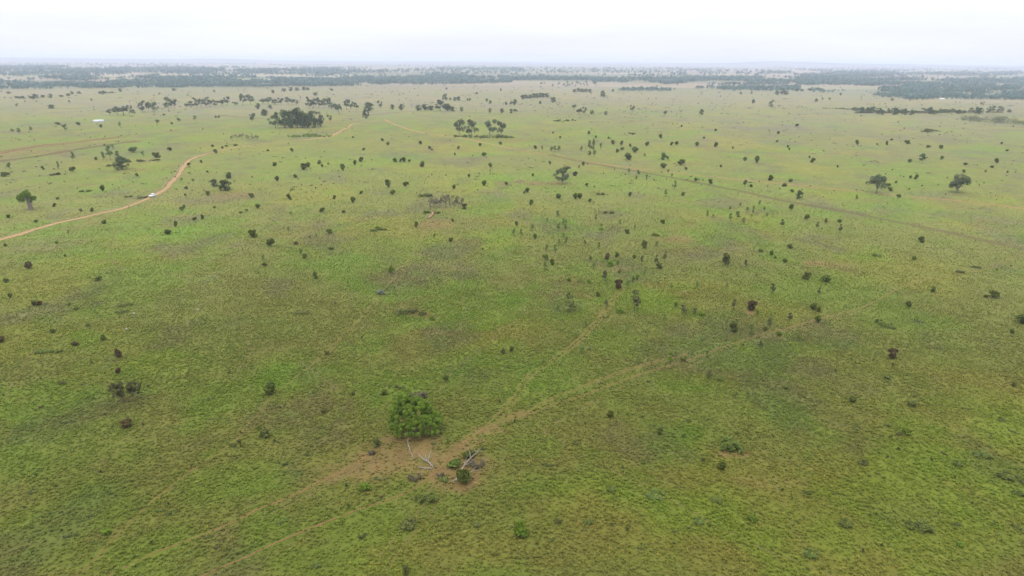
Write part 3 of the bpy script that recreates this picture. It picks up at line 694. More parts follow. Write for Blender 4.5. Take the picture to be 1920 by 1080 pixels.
place('z', 714, 553, 14, 10, 'pale blue-grey shrub beside the diagonal track')
place('q', 800, 369, 22, 7, 'flat bright green mound beside the grey sapling stand')
long_thicket(540, 621, 257, 256, 6, 'bright', 'long bright green thicket in front of the dark grove', 901)
long_thicket(853, 962, 257, 259, 6, 'dark', 'long dark understorey thicket beneath the four gums', 902)
long_thicket(1800, 1960, 225, 238, 13, 'dense', 'long dark green thicket on the crest at the right edge', 903)
long_thicket(1545, 1660, 203, 209, 3, 'olive', 'thin green strip of scrub left of the right tree line', 904)
long_thicket(1605, 1880, 212, 211, 5, 'dark', 'long low undergrowth beneath the right tree line', 905)
# ---- grove, rows and clumps of trees --------------------------------------
for i, q in enumerate('517,240,24,27 534,240,25,34 548,240,21,30 559,240,28,38 568,239,21,31 576,240,19,26 590,239,28,29 602,237,14,20'.split()):
    x, y, w, h = map(float, q.split(',')); place('k' if i else 't', x, y, w, h, None, 'trees of the dark grove')
for i, q in enumerate('861,255,22,30 884,256,24,29 919,255,26,30 940,256,20,28'.split()):
    x, y, w, h = map(float, q.split(','))
    place('t', x, y, w, h, ('leftmost', 'second', 'third', 'rightmost')[i]+' of the four grey gums in a clump by the red track', 'gums in the clump by the red track')
many('t', '206,216,12,10 220,216,16,14 232,217,24,24 247,214,7,15 251,215,8,9 267,211,13,20 279,211,11,20 289,212,15,20 316,207,16,23 328,205,12,19', 'gums on the far left rise')
many('t', '350,202,9,8 359,203,11,13 369,202,12,17 377,201,10,14 386,201,14,17 395,200,11,13 404,200,10,12 416,199,16,12 426,198,12,16 442,198,12,6 456,198,15,19 470,197,15,17', 'row of gums along the far rise')
many('t', '493,196,12,11 503,196,14,12 515,196,15,10 527,196,13,12 540,196,13,12 549,196,10,10 556,197,11,10', 'row of trees behind the dark grove')
many('t', '580,204,13,20 588,203,13,16 598,202,15,17 608,203,13,18 617,200,10,17 621,206,13,14 631,208,13,14 635,213,13,22 650,206,13,17 658,206,12,16 668,206,10,13', 'loose gums on the far rise')
many('k', '692,208,21,16 687,222,13,15 736,205,9,9 753,207,11,11 785,208,12,11 797,206,15,10 808,207,13,9 838,208,18,13 849,209,10,9 496,217,16,12 484,205,10,11 507,204,8,7 472,226,9,11 476,219,7,7', 'dense trees on the far rise')
many('t', '713,204,10,14 825,208,22,19 619,229,9,13', 'dense trees on the far rise')
many('k', '835,188,11,12 844,188,5,5 853,189,8,7 860,189,9,8 877,189,4,5 881,189,5,5 894,177,6,4 913,190,6,5 919,195,6,7 866,209,7,8 919,212,6,9 941,212,8,9 958,213,6,9 949,197,6,6 958,196,6,6 965,197,10,10 1037,192,11,10 1013,195,5,6 1130,182,10,12 1109,215,8,8 1136,216,7,7 1247,214,8,6 1315,215,11,10 1412,194,8,8 1389,177,5,5 1409,176,4,5 1530,191,7,6 1542,187,4,4 1555,187,5,4 1673,189,6,5 97,204,11,8 172,189,4,4 130,192,4,4 31,199,5,4 939,171,4,5 837,168,5,4 1149,172,5,5 1576,178,4,4', 'lone trees on the far plain')
many('t', '965,213,9,12 1076,206,10,10 1086,216,11,17 1096,216,10,15 1186,209,12,11 1445,203,9,14 1841,197,7,6', 'lone trees on the far plain')
many('k', '980,185,9,7 986,185,9,8 993,185,9,8 1000,184,10,9 1007,184,9,9 1013,183,10,9 1019,183,9,8 1026,183,9,8', 'trees in the tight far row')
many('k', '1077,173,8,6 1084,172,9,7 1091,173,10,7 1099,173,9,6 1106,174,8,7', 'trees in the far hedge')
rr = random.Random(5)
for i in range(26):
    x = 1602+i*10.8+rr.uniform(-3, 3); place('k' if rr.random() < .5 else 't', x, 211+3.2*math.sin(i*.12)+rr.uniform(-1, 2.5), rr.uniform(10, 15), rr.uniform(8, 13), None, 'trees of the long right tree line')
many('k', '1892,211,8,6 226,172,8,6 194,176,8,6 188,176,6,5 149,176,8,5 135,177,6,5 128,180,8,5 115,182,8,4 95,184,8,8 81,183,9,5 65,185,12,9 57,185,6,5 43,185,9,5 36,185,7,4 31,184,8,4 16,176,9,4 327,170,9,4 402,173,5,5', 'scrub trees on the far left slope')
many('k', '533,172,9,6 545,171,9,7 557,170,9,6 570,169,9,6 577,169,8,5 512,175,8,6 591,179,9,6 622,170,8,4 1457,178,10,8 1466,177,11,9 1474,178,9,8 1494,171,8,5 1503,171,8,4 1518,170,9,4 1534,169,9,5', 'far bushy trees before the woodland')
# ---- shrubs and saplings one by one ----------------------------------------
G1, G2, G3 = 'shrubs dotted over the plain', 'saplings on the plain', 'low thickets on the plain'
many('d', '322,233,5,4 189,240,6,7 405,221,4,4 410,221,4,4 307,217,4,4 109,234,9,5 148,235,8,6 250,286,17,12 294,296,12,10 318,284,8,10 180,301,5,7 137,322,11,11 81,319,5,8 11,331,13,9 257,331,5,6 389,324,5,5 429,335,12,12 442,274,8,5 417,279,5,6 424,275,6,3 399,276,5,5 405,288,7,8 378,306,5,6 354,310,6,5', G1)
many('d', '662,259,5,4 717,265,5,6 727,273,6,7 789,271,7,7 806,280,6,6 810,282,5,4 682,282,5,5 548,285,6,7 502,284,5,4 900,274,5,6 938,272,7,8 859,280,5,6 908,293,10,9 853,292,3,6 676,304,9,9 740,304,8,8 751,304,5,7 758,304,9,9 768,304,5,6 665,310,6,10 792,313,10,11 599,308,8,8 578,314,8,10 569,319,13,12 642,319,10,11 604,314,5,6 515,312,7,8 616,309,4,4 519,340,8,10 554,334,8,6 920,314,7,8 879,333,5,7 907,349,9,11 728,353,9,16 759,350,8,9 765,347,4,6 851,355,6,9 949,348,6,9', G1)
many('d', '1104,252,5,6 1186,253,6,5 1238,259,7,8 1149,271,6,8 1165,273,6,9 1181,277,5,9 1167,282,8,7 1158,286,6,7 1191,286,12,11 1268,272,7,7 1259,273,5,7 1213,274,8,8 1307,274,7,8 1341,276,8,9 1244,300,9,14 1252,299,5,6 1244,316,11,10 1276,310,13,11 1397,302,7,8 1419,306,8,14 1351,314,5,5 1286,319,6,7 1396,347,7,9 1408,351,6,6 1332,345,7,9 1305,340,7,7 1093,311,6,8 1031,309,5,7 1100,349,7,7 1050,260,4,5 1117,259,4,5 1037,251,4,5 1141,261,4,5 1278,238,4,4 1342,246,4,5 1320,260,4,4 1374,279,4,5 999,331,4,6 1004,280,6,7', G1)
many('r', '1079,330,9,8 871,393,9,11 555,459,10,6 108,374,6,4 54,505,15,15 74,573,13,9 223,672,14,17 223,701,10,11 4,642,13,12 237,803,19,14 1138,488,9,13 141,649,12,6 75,766,5,4', G1)
many('d', '1764,279,7,7 1701,270,9,7 1672,264,5,5 1662,272,5,8 1644,272,4,4 1607,272,6,9 1494,237,6,5 1459,252,5,6 1457,267,5,5 1477,277,5,6 1480,282,4,5 1523,305,8,9 1518,297,4,5 1570,314,4,5 1705,305,7,7 1766,299,6,7 1869,306,8,9 1810,310,7,5 1859,315,6,5 1807,324,5,6 1848,323,4,5 1889,324,4,4 1888,284,6,5 1878,271,4,6 1741,277,7,5 1707,335,6,6 1717,337,6,10 1445,339,9,11 1481,342,8,7 1471,350,10,6 1665,350,8,8 1669,359,8,8 1684,372,8,10 1679,344,5,5 1485,361,7,6 1574,418,8,7 1483,395,9,15 1513,413,9,13', G1)
many('d', '102,388,6,7 192,359,8,12 173,397,7,8 152,397,5,6 195,420,10,8 16,409,6,7 68,417,8,5 315,440,11,10 329,426,7,11 365,413,7,6 380,411,6,9 340,396,7,10 345,392,5,8 390,367,7,9 471,372,10,12 349,355,7,6 348,368,4,5 12,530,9,8 10,462,7,6 122,482,4,6 184,527,11,9 20,559,7,9 64,573,7,10 144,582,8,7 130,573,5,5 475,446,13,15 462,396,6,5 452,400,6,4 402,391,6,4', G1)
many('d', '591,523,9,15 496,501,10,11 572,485,8,10 620,469,11,8 846,455,9,11 849,416,5,6 662,381,9,12 604,398,9,9 542,374,7,11 545,375,4,4 627,374,5,8 644,400,7,6 484,391,9,9 677,364,7,6 737,366,10,12 617,440,12,13 780,427,8,11 989,361,9,9 983,363,5,5 995,385,9,10 1047,373,9,10 1078,374,9,12 1087,373,8,11 1106,379,7,7 1181,369,7,9 1176,439,8,9 1242,420,8,9 969,424,6,9 1004,449,7,11', G1)
many('d', '1022,489,11,15 1035,497,9,13 1208,466,10,15 1157,483,7,10 1189,486,7,8 1236,504,10,10 1162,513,6,7 1121,557,9,8 1726,455,11,13 1481,467,9,9 1447,480,8,10 1454,485,5,5 1472,493,9,8 1517,519,8,9 1547,530,17,14 1524,582,11,15 1534,586,8,11 1532,606,11,14 1704,577,11,12 1749,549,9,12 1849,559,9,8 1374,623,15,21 1280,679,11,12 1143,785,13,15 1236,817,9,14 1644,605,8,7 1898,626,9,9 1597,755,13,12 1353,883,15,17 99,625,8,8 166,613,8,6 960,661,9,13 1427,473,9,5', G1)
many('o', '496,822,19,18 607,775,11,8 613,666,8,8 451,839,4,14 762,1080,11,18 1046,983,11,11 1711,764,13,10 1662,711,10,6 1901,726,8,11 1877,789,12,7 1474,730,13,8 943,664,8,11 1434,620,8,9 1618,873,16,12 895,989,12,6 792,592,14,7 1360,498,13,21 662,742,6,7 1510,525,11,14', G1)
many('g', '194,640,9,14 107,457,6,6 810,601,10,9 1144,500,12,12 1104,532,8,9 1067,528,8,9 1162,588,13,11 1266,576,10,10 1461,630,9,9 1698,816,15,14 1410,979,18,14 1799,1025,14,10 1714,488,8,9 1280,367,7,8 1195,525,10,10 1186,530,9,12 1316,593,9,9 905,470,6,5 484,806,8,8' , G1)
many('q', '593,1066,17,9 1341,944,20,12 1147,922,17,10 1104,985,16,10 1312,984,19,11 1588,989,24,13 1522,1047,24,14 1797,875,18,11 1912,931,18,12 1515,929,14,9 1663,800,13,7 1230,936,30,12 1728,998,38,19 1645,481,15,5 1080,834,12,6 1890,900,30,14 1845,860,26,12', G3)
many('s', '226,239,8,11 294,232,12,9 334,228,11,7 366,226,8,9 24,248,8,7 36,251,8,10 58,246,7,8 122,245,12,11 194,300,11,14 207,300,14,26 221,296,11,12 268,294,8,10 212,280,6,9 196,275,6,6 138,302,9,16 110,316,7,12 19,317,11,13 362,342,6,7 341,341,6,8 1105,286,9,22 1112,287,9,24 1126,280,7,11 1090,284,7,9 1040,284,9,10 1048,284,9,10 1034,284,8,8 1016,282,6,8 1105,293,9,9 1115,293,8,11 1209,294,6,7 1212,338,6,10 1086,317,5,8 1179,325,7,9 1196,330,9,12 1253,325,6,8 1259,333,5,9 1193,338,6,8', G2)
many('s', '1265,356,8,15 1248,368,7,12 1162,423,6,10 1190,432,6,10 1117,416,6,14 1045,407,9,11 1026,417,5,8 998,433,9,12 964,442,10,14 977,443,8,13 1056,421,9,11 1061,420,7,9 1047,432,9,12 1060,432,8,11 1056,450,9,13 1062,458,9,13 1048,461,8,12 1041,476,11,17 1025,471,7,11 1022,508,11,16 1097,460,7,11 1107,491,10,11 1113,504,11,11 1177,541,12,18 1209,516,7,11 1088,530,8,8 1369,415,9,14 1382,411,12,14 1395,419,12,12 1368,396,6,9 1388,387,6,7 1401,398,7,10 1424,385,6,9 1413,394,6,8 1411,401,6,9 1433,395,6,7 1438,408,6,9 1326,408,7,12 1337,409,6,7 1409,408,6,6', G2)
many('a', '1230,497,9,18 1246,491,9,19 1234,503,9,12 1203,496,7,16 1135,528,13,21 1575,437,9,16 1532,428,8,11 1466,426,9,14 1447,550,14,18 1535,553,7,13 1480,602,12,15 1376,581,11,19 1442,614,14,18 1397,502,9,15 1136,577,12,14 1329,711,13,17 1426,653,9,13 1548,420,7,10 1605,375,7,9 1280,590,17,17 1302,590,13,13', G2)
many('s', '565,478,8,11 494,489,9,11 129,440,6,9 541,434,7,8 582,448,7,7 593,446,7,8 815,446,6,9 545,404,7,7 1046,582,9,10 1407,628,15,21 1091,664,13,17 1107,658,10,10 1098,614,9,11 1175,619,9,11 1080,631,7,8 1019,685,7,11 1199,682,9,13 1266,672,10,14 1349,715,12,13 1325,671,11,15 1307,541,9,13 1231,463,7,10 1316,640,11,11 1379,640,6,10 1363,541,8,9', G2)
many('h', '472,692,9,12 1256,681,11,19 1497,639,9,11 1127,437,9,16 1123,467,7,11 1158,497,8,9 1246,600,9,10 1259,540,8,9 1420,592,10,10 1418,520,6,6', G2)
many('m', '160,360,16,4 241,370,11,4 267,372,14,4 204,312,28,5 110,328,30,5 255,303,30,5 290,301,20,4 700,434,14,5 716,432,14,6 708,428,10,4 1126,366,12,6 1224,442,20,4 1141,401,15,6 84,662,24,7 110,662,10,6 1664,614,24,8 800,400,14,6 818,401,12,6 1060,227,40,4 1740,247,34,6 1185,251,10,3 200,175,30,4', G3)
many('n', '117,721,13,8 758,590,26,12 775,586,14,8 233,575,20,5 228,587,18,5 565,590,20,6 1800,512,12,6 1830,503,12,5', G3)
# ---- stands of bare grey saplings that nothing tells apart ------------------
for i in range(36):
    x = 806+62*(i/35.0)+rr.uniform(-2, 2); place('b', x, 386+rr.uniform(-9, 7), rr.uniform(6, 9), rr.uniform(11, 17), 'thin bare grey sapling in the stand behind the fallen log pair', 'bare saplings behind the fallen logs')
for i in range(16):
    x = 433+52*(i/15.0)+rr.uniform(-2, 2); place('b', x, 263+rr.uniform(-3, 2), rr.uniform(5, 7), rr.uniform(8, 11), 'thin bare grey sapling in the stand beyond the red road', 'bare saplings beyond the red road')

# ---- finish the labels -------------------------------------------------------
by = {}
for o, code, px, py, m_ in PENDING:
    (lx, ly), lm = min(LAND, key=lambda q: math.hypot(q[0][0]-px, 1.7*(q[0][1]-py)))
    dx, dy = px-lx, py-ly
    if o.get('group', '').startswith('trees of the dark grove'): rel = 'in the dark grove'; key_d = px
    elif o.get('group', '').startswith('trees of the long right'): rel = 'in the long right tree line'; key_d = px
    else:
        rel = ('right of ' if dx > 0 else 'left of ') if abs(dx) > abs(dy)*1.2 else ('beyond ' if dy < 0 else 'in front of '); rel += lm; key_d = math.hypot(dx, dy)
    c_, noun = WORD[code]; sz = [s for a, s in SIZE if m_ >= a][-1] if noun in ('shrub', 'sapling') else ('tall' if m_ > 11 else 'small' if m_ < 6 else 'middling') if noun == 'tree' else ('long' if m_ > 7 else 'short')
    by.setdefault('%s %s %s %s' % (sz, c_, noun, rel), []).append((key_d, o))
for lab, L in by.items():
    L.sort(key=lambda q: q[0]); row = ' tree line' in lab or ' grove' in lab and ' in the' in lab
    for i, (d_, o) in enumerate(L):
        if row and len(L) > 1:
            o['label'] = lab+', '+(['first', 'second', 'third', 'fourth', 'fifth', 'sixth', 'seventh', 'eighth', 'ninth', 'tenth', 'eleventh', 'twelfth', 'thirteenth', 'fourteenth', 'fifteenth', 'sixteenth', 'seventeenth', 'eighteenth'][i])+' from left'
        else:
            o['label'] = lab if len(L) == 1 else lab+(', '+ORD[i] if i else ', nearest')+' to it' if i < 12 else lab+', farther off'

# ------------------------------------------------------------------ the big domed tree
rng = np.random.default_rng(77)
base = hit(778, 813); root = bpy.data.objects.new('domed_tree', None); col.objects.link(root); root.location = base
root.rotation_euler = (0, 0, -math.atan2(base[0], base[1]))
tag(root, 'big domed tree with lumpy bright green crown on bare soil in the foreground', 'tree')
lob = [(-2.5, .9, 5.0, 1.7), (-.2, 1.5, 4.5, 1.7), (-1.2, -1.2, 4.0, 1.8), (.9, -.6, 4.5, 1.9), (2.6, .2, 3.4, 1.7), (4.3, -.9, 2.6, 1.8), (4.7, -1.9, 1.9, 1.6), (3.4, -2.6, 2.1, 1.6), (-4.2, .2, 3.5, 1.7), (-4.5, -.6, 1.9, 1.55),
       (-3.6, 1.8, 3.4, 1.8), (-3.4, -2.2, 1.7, 1.3), (-1.8, -2.9, 2.1, 1.5), (.3, -3.0, 2.0, 1.5), (1.9, -2.4, 2.9, 1.4), (.9, 3.0, 3.3, 2.1), (3.4, 2.0, 2.8, 1.9), (-1.8, 3.4, 3.0, 2.0), (-.6, -2.0, 3.2, 1.4), (4.9, .3, 2.2, 1.6)]
cb = MB(); L = []
for x, y, z, r in lob:
    cb_l = []
    r *= .90
    for k in range(17):
        d = rng.normal(size=3); d /= np.linalg.norm(d); d[2] = abs(d[2])*.9-.12
        cb_l.append((np.array([x, y, z])+d*r*rng.uniform(.66, .92), r*rng.uniform(.22, .42)))
    L += cb_l
    for k in range(5):                                   # hanging tassels at the skirt
        a = rng.uniform(0, 2*PI); L.append((np.array([x+.75*r*math.cos(a), y+.75*r*math.sin(a), max(.5, z-r*.6)]), (.42, .42, .7)))
L = [(c*np.array([1.0, 1.0, 1.56]), r) for c, r in L]
cb.leaves(L, 105000, .082, rng, low=.35, inner=.80, tvar=.34)
tb = MB()
for k in range(9):
    a = 2*PI*k/9+rng.uniform(-.3, .3); x, y, z, r = lob[k*2 % len(lob)]
    limb(tb, (.35*math.cos(a), .35*math.sin(a), -.1), (x*.8, y*.8, z*.95), .22, .05, rng, 7, .04)
obj('trunk', tb.mesh('trunk', [M['bark']], True), root); obj('crown', cb.mesh('crown', [M['big']]), root)

# ------------------------------------------------------------------ twin-stemmed grey tree at left
rng = np.random.default_rng(78)
base = hit(240, 753); root = bpy.data.objects.new('twin_stemmed_tree', None); col.objects.link(root); root.location = base
root.rotation_euler = (0, 0, -math.atan2(base[0], base[1]))
tag(root, 'grey-green see-through tree with two thin stems on the left plain', 'tree')
tb = MB(); L = []; q = float(depth(base))/F
for sx, tx in ((-6, -16), (8, 14)):
    f = np.array([sx*q*1.2, 0, 9*q]); tb.tube([(sx*q*.6, 0, -.1), (sx*q, 0.1, 5*q), f], [.13, .11, .09], 7)
    for k in range(9):
        a = rng.uniform(0, 2*PI); e = np.array([tx*q+7.5*q*math.cos(a), 7*q*math.sin(a), rng.uniform(18, 36)*q]); limb(tb, f, e, .06, .02, rng)
        for j in range(5): L.append((e+rng.normal(size=3)*np.array([3, 3, 3.5])*q, (rng.uniform(2.2, 3.8)*q, rng.uniform(2.2, 3.8)*q, rng.uniform(1.8, 3.0)*q)))
cb = MB(); cb.leaves(L, 9500, .125, rng, low=.8, inner=.35)
obj('trunk', tb.mesh('trunk', [M['bark']], True), root); obj('crown', cb.mesh('crown', [M['grey']]), root)

# ------------------------------------------------------------------ bottle tree
rng = np.random.default_rng(79)
base = hit(59, 393); root = bpy.data.objects.new('bottle_tree', None); col.objects.link(root); root.location = base
root.rotation_euler = (0, 0, -math.atan2(base[0], base[1])); q = float(depth(base))/F
tag(root, 'bottle tree with swollen grey trunk and round bright green crown at the far left', 'tree')
tb = MB(); tb.tube([(0, 0, -.2), (0, 0, .3), (-.8*q, 0, 7*q), (-2.2*q, 0, 14*q), (-3.4*q, 0, 19*q)], [4.1*q, 3.9*q, 3.7*q, 3.0*q, 1.8*q], 12)
L = []
for k in range(30):
    a = rng.uniform(0, 2*PI); z = rng.uniform(0, 1); r = 13.5*math.sqrt(1-z*z*.8)*rng.uniform(.55, 1)
    c = np.array([(-4.5+r*math.cos(a))*q, r*math.sin(a)*q, (19+15*z+1.2*rng.normal())*q]); L.append((c, (rng.uniform(3, 4.6)*q, rng.uniform(3, 4.6)*q, rng.uniform(2.4, 3.6)*q)))
    if k < 10: limb(tb, (-3.2*q, 0, 18*q), c, .8*q, .2*q, rng)
L.append((np.array([2.2*q, -1*q, 15*q]), (2.6*q, 2.6*q, 3.2*q))); L.append((np.array([-9.5*q, -1*q, 17*q]), (3*q, 3*q, 3.4*q)))
cb = MB(); cb.leaves(L, 6500, .20, rng, low=.5, inner=.5)
obj('trunk', tb.mesh('trunk', [M['btrunk']], True), root); obj('crown', cb.mesh('crown', [M['bottle']]), root)

# ------------------------------------------------------------------ dead wood
def dead_tree(name, label, cat, limbs, mk='dead', group=None):
    mb = MB(); o0 = None
    for pts, r0, r1_ in limbs:
        P = [at(*p) for p in pts]
        if o0 is None: o0 = P[0].copy(); o0[2] = height(o0[0], o0[1])
        Q = []
        for a, b_ in zip(P[:-1], P[1:]): Q += [a, (a+b_)/2+RND.normal(size=3)*.05*np.linalg.norm(b_-a)]
        Q.append(P[-1]); mb.tube([p-o0 for p in Q], list(np.linspace(r0, r1_, len(Q))*(.74 if mk == 'dead' and r0 < .4 else 1)), 7)
    o = obj(name, mb.mesh(name, [M[mk]], True)); o.location = o0
    return tag(o, label, cat, group)
dead_tree('fallen_tree', 'large fallen dead tree, bleached pale branches spread over dark shrubs', 'fallen tree', [
    ([(854,901,.15),(858,895,.5),(863,886,.9),(870,874,1.2),(879,862,1.5),(888,853,1.7),(896,847,1.8),(904,845,1.9)], .27, .06),
    ([(861,889,.7),(867,879,1.3),(871,868,1.6),(874,860,1.7)], .14, .04),
    ([(882,858,1.6),(881,850,2.0),(878,843,2.2),(879,835,2.6)], .12, .03),
    ([(894,849,1.8),(890,844,2.1),(888,839,2.3)], .08, .03), ([(893,849,1.8),(899,841,2.2),(903,841,2.3)], .07, .02),
    ([(872,872,1.2),(882,867,1.2),(891,862,1.0)], .09, .03), ([(878,886,.5),(888,883,.45),(896,881,.4),(903,880,.3)], .09, .03),
    ([(884,884,.5),(890,877,.8),(897,873,.8)], .06, .02), ([(843,903,.1),(850,902,.15),(858,900,.3)], .09, .13),
    ([(880,880,.6),(886,874,1.0),(893,868,1.1)], .05, .02), ([(873,861,1.7),(876,856,2.0),(878,852,2.1)], .05, .02), ([(901,845,1.9),(906,848,1.8)], .04, .02)])
dead_tree('fallen_branch', 'forked bleached dead branch lying below the big domed tree', 'dead branch', [
    ([(783,850,.9),(788,856,.8),(794,861,.6),(801,865,.5),(807,869,.4),(810,874,.2)], .09, .26),
    ([(803,866,.5),(803,859,1.0),(806,851,1.4),(809,845,1.7)], .17, .05), ([(800,864,.5),(798,858,.9),(798,853,1.1)], .13, .10),
    ([(784,876,.15),(792,877,.2),(801,878,.2),(809,878,.2)], .11, .17), ([(811,868,.3),(812,873,.3),(809,880,.12)], .10, .12), ([(780,871,.1),(784,875,.1)], .05, .04),
    ([(803,859,1.0),(807,856,1.1),(811,855,1.0)], .06, .03)])
dead_tree('dead_sapling', 'crooked pale dead stem leaning out of the big domed tree', 'dead sapling', [
    ([(774,862,.05),(774,857,.5),(772,851,.9),(769,846,1.3),(768,839,1.8),(765,832,2.3),(765,823,3.0)], .13, .08), ([(769,846,1.3),(771,843,1.6)], .05, .03)])
dead_tree('fallen_log', 'longer pale fallen log beside the grey sapling stand', 'log', [([(802,409,.3),(806,405,.35),(811,400,.4)], .42, .30)], 'dead', 'log pair by the grey saplings')
dead_tree('fallen_log', 'reddish fallen log with splayed root end beside the grey sapling stand', 'log', [([(805,408,.3),(809,404,.5),(812,399,.9)], .30, .55), ([(811,400,.8),(815,397,1.2)], .35, .15), ([(811,400,.8),(808,397,1.2)], .3, .12)], 'redwood', 'log pair by the grey saplings')
dead_tree('dead_branch', 'tangle of grey dead wood left of the tall ragged gum', 'dead branch', [([(968,341,.3),(976,339,.5),(984,340,.3)], .25, .1), ([(974,344,.2),(979,340,.6),(982,336,.9)], .2, .08), ([(970,336,.3),(978,339,.4)], .15, .1)])
# pale stones in the grass
rng = np.random.default_rng(80)
def stone(px, py, w, label):
    p = hit(px, py); s = .72*w*float(depth(p))/F; mb = MB(); import_ = rng.normal(size=(8,))
    bm_v = []; n1_, n2_ = 8, 5; T_ = []; Qd = []
    for i in range(n2_+1):
        th = PI*i/n2_
        for j in range(n1_):
            ph = 2*PI*j/n1_; k_ = 1+.18*rng.normal()
            bm_v.append((.5*s*k_*math.sin(th)*math.cos(ph), .4*s*k_*math.sin(th)*math.sin(ph), .28*s*k_*math.cos(th)+.1*s))
    for i in range(n2_):
        for j in range(n1_): Qd.append((i*n1_+j, (i+1)*n1_+j, (i+1)*n1_+(j+1) % n1_, i*n1_+(j+1) % n1_))
    mb.add(bm_v, Qd); o = obj('stone', mb.mesh('stone', [M['rock']])); o.location = p; tag(o, label, 'stone', 'pale stones on the left plain')
stone(345, 562, 4.5, 'pale stone beyond the straight crossing trail on the left plain'); stone(278, 574, 4, 'pale stone left of the straight crossing trail'); stone(371, 581, 7, 'widest pale stone on the left plain, by the crossing trail')
stone(251, 588, 6, 'white stone on the left plain between two low olive thickets'); stone(237, 617, 7, 'flat white stone right of the upright green shrub'); stone(451, 688, 4, 'small white stone beside the bright airy sapling at left')
stone(766, 836, 4, 'small white stone under the left edge of the big domed tree')

# ------------------------------------------------------------------ white car on the road
PW = plain('white_car_paint', (.78, .79, .80), .25); GLS = plain('dark_car_glass', (.03, .04, .05), .08); RUB = plain('black_rubber', (.02, .02, .02), .8); STL = plain('grey_steel', (.45, .46, .48), .35, .6)
LMP = plain('clear_lamp_lens', (.75, .76, .78), .1); RED = plain('red_lamp_lens', (.35, .02, .02), .2)
cp = hit(286, 369); c2 = hit(255, 380.5); hd = math.atan2(c2[1]-cp[1], c2[0]-cp[0])
root = bpy.data.objects.new('car', None); col.objects.link(root); root.location = (cp[0], cp[1], float(height(cp[0], cp[1]))+.06); root.rotation_euler = (0, 0, hd)
tag(root, 'white four-wheel-drive wagon with roof rack driving down the red earth road', 'car')
mb = MB(); mb.box((0, 0, .82), (4.95, 1.90, .56), top=(.97, .93)); mb.box((1.62, 0, 1.13), (1.55, 1.74, .12), top=(.9, .9)); mb.box((0, 0, .50), (4.6, 1.7, .12)); body = obj('body', mb.mesh('body', [PW]), root)
mb = MB(); mb.box((-.72, 0, 1.40), (3.05, 1.72, .62), top=(.84, .86), shift=-.06); cab = obj('cabin', mb.mesh('cabin', [PW]), root)
def quad(name, V, m, par, d=.02):
    V = [np.array(v, float) for v in V]; n = np.cross(V[1]-V[0], V[2]-V[0]); n /= np.linalg.norm(n); mb = MB()
    mb.add([v+n*d for v in V]+[v-n*.03 for v in V], [(0, 1, 2, 3), (7, 6, 5, 4), (0, 4, 5, 1), (1, 5, 6, 2), (2, 6, 7, 3), (3, 7, 4, 0)]); return obj(name, mb.mesh(name, [m]), par)
quad('windscreen', [(.80, -.76, 1.16), (.80, .76, 1.16), (.56, .66, 1.62), (.56, -.66, 1.62)], GLS, cab, .03)
quad('rear_window', [(-2.24, .74, 1.2), (-2.24, -.74, 1.2), (-2.09, -.64, 1.62), (-2.09, .64, 1.62)], GLS, cab, .03)
for s in (-1, 1):
    for x0, x1 in ((-2.05, -1.15), (-1.08, -.28), (-.2, .55)):
        V = [(x1, s*.845, 1.2), (x0, s*.845, 1.2), (x0+.04, s*.765, 1.62), (x1-.1, s*.765, 1.62)]
        quad('side_window', V if s > 0 else V[::-1], GLS, cab, .03)
    mb = MB(); mb.box((2.45, s*.70, .92), (.12, .36, .17)); obj('headlight', mb.mesh('headlight', [LMP]), root)
    mb = MB(); mb.box((-2.46, s*.80, .98), (.08, .16, .34)); obj('tail_light', mb.mesh('tail_light', [RED]), root)
    mb = MB(); mb.box((.62, s*1.02, 1.22), (.12, .2, .16)); obj('wing_mirror', mb.mesh('wing_mirror', [PW]), root)
    for x in (1.48, -1.45):
        mb = MB(); mb.tube([(0, s*-.12, 0), (0, s*-.10, 0), (0, s*.10, 0), (0, s*.12, 0)], [.33, .38, .38, .33], 18); wh = obj('wheel', mb.mesh('wheel', [RUB]), root); wh.location = (x, s*.80, .38)
        mb = MB(); mb.tube([(0, s*.10, 0), (0, s*.135, 0)], [.21, .19], 12); obj('rim', mb.mesh('rim', [STL]), wh)
mb = MB(); mb.box((2.52, 0, .62), (.16, 1.78, .26), top=(.8, .97)); obj('front_bumper', mb.mesh('front_bumper', [STL]), root)
mb = MB(); mb.box((-2.52, 0, .62), (.14, 1.74, .22)); obj('rear_bumper', mb.mesh('rear_bumper', [STL]), root)
mb = MB(); mb.box((2.50, 0, .92), (.05, .9, .16)); obj('grille', mb.mesh('grille', [RUB]), root)
mb = MB()
for s in (-1, 1): mb.box((-.8, s*.60, 1.82), (2.1, .05, .06))
for k in range(6): mb.box((-1.75+k*.38, 0, 1.855), (.05, 1.3, .03))
for s in (-1, 1):
    for x in (-1.7, .1): mb.box((x, s*.58, 1.75), (.06, .05, .10))
obj('roof_rack', mb.mesh('roof_rack', [STL]), root)

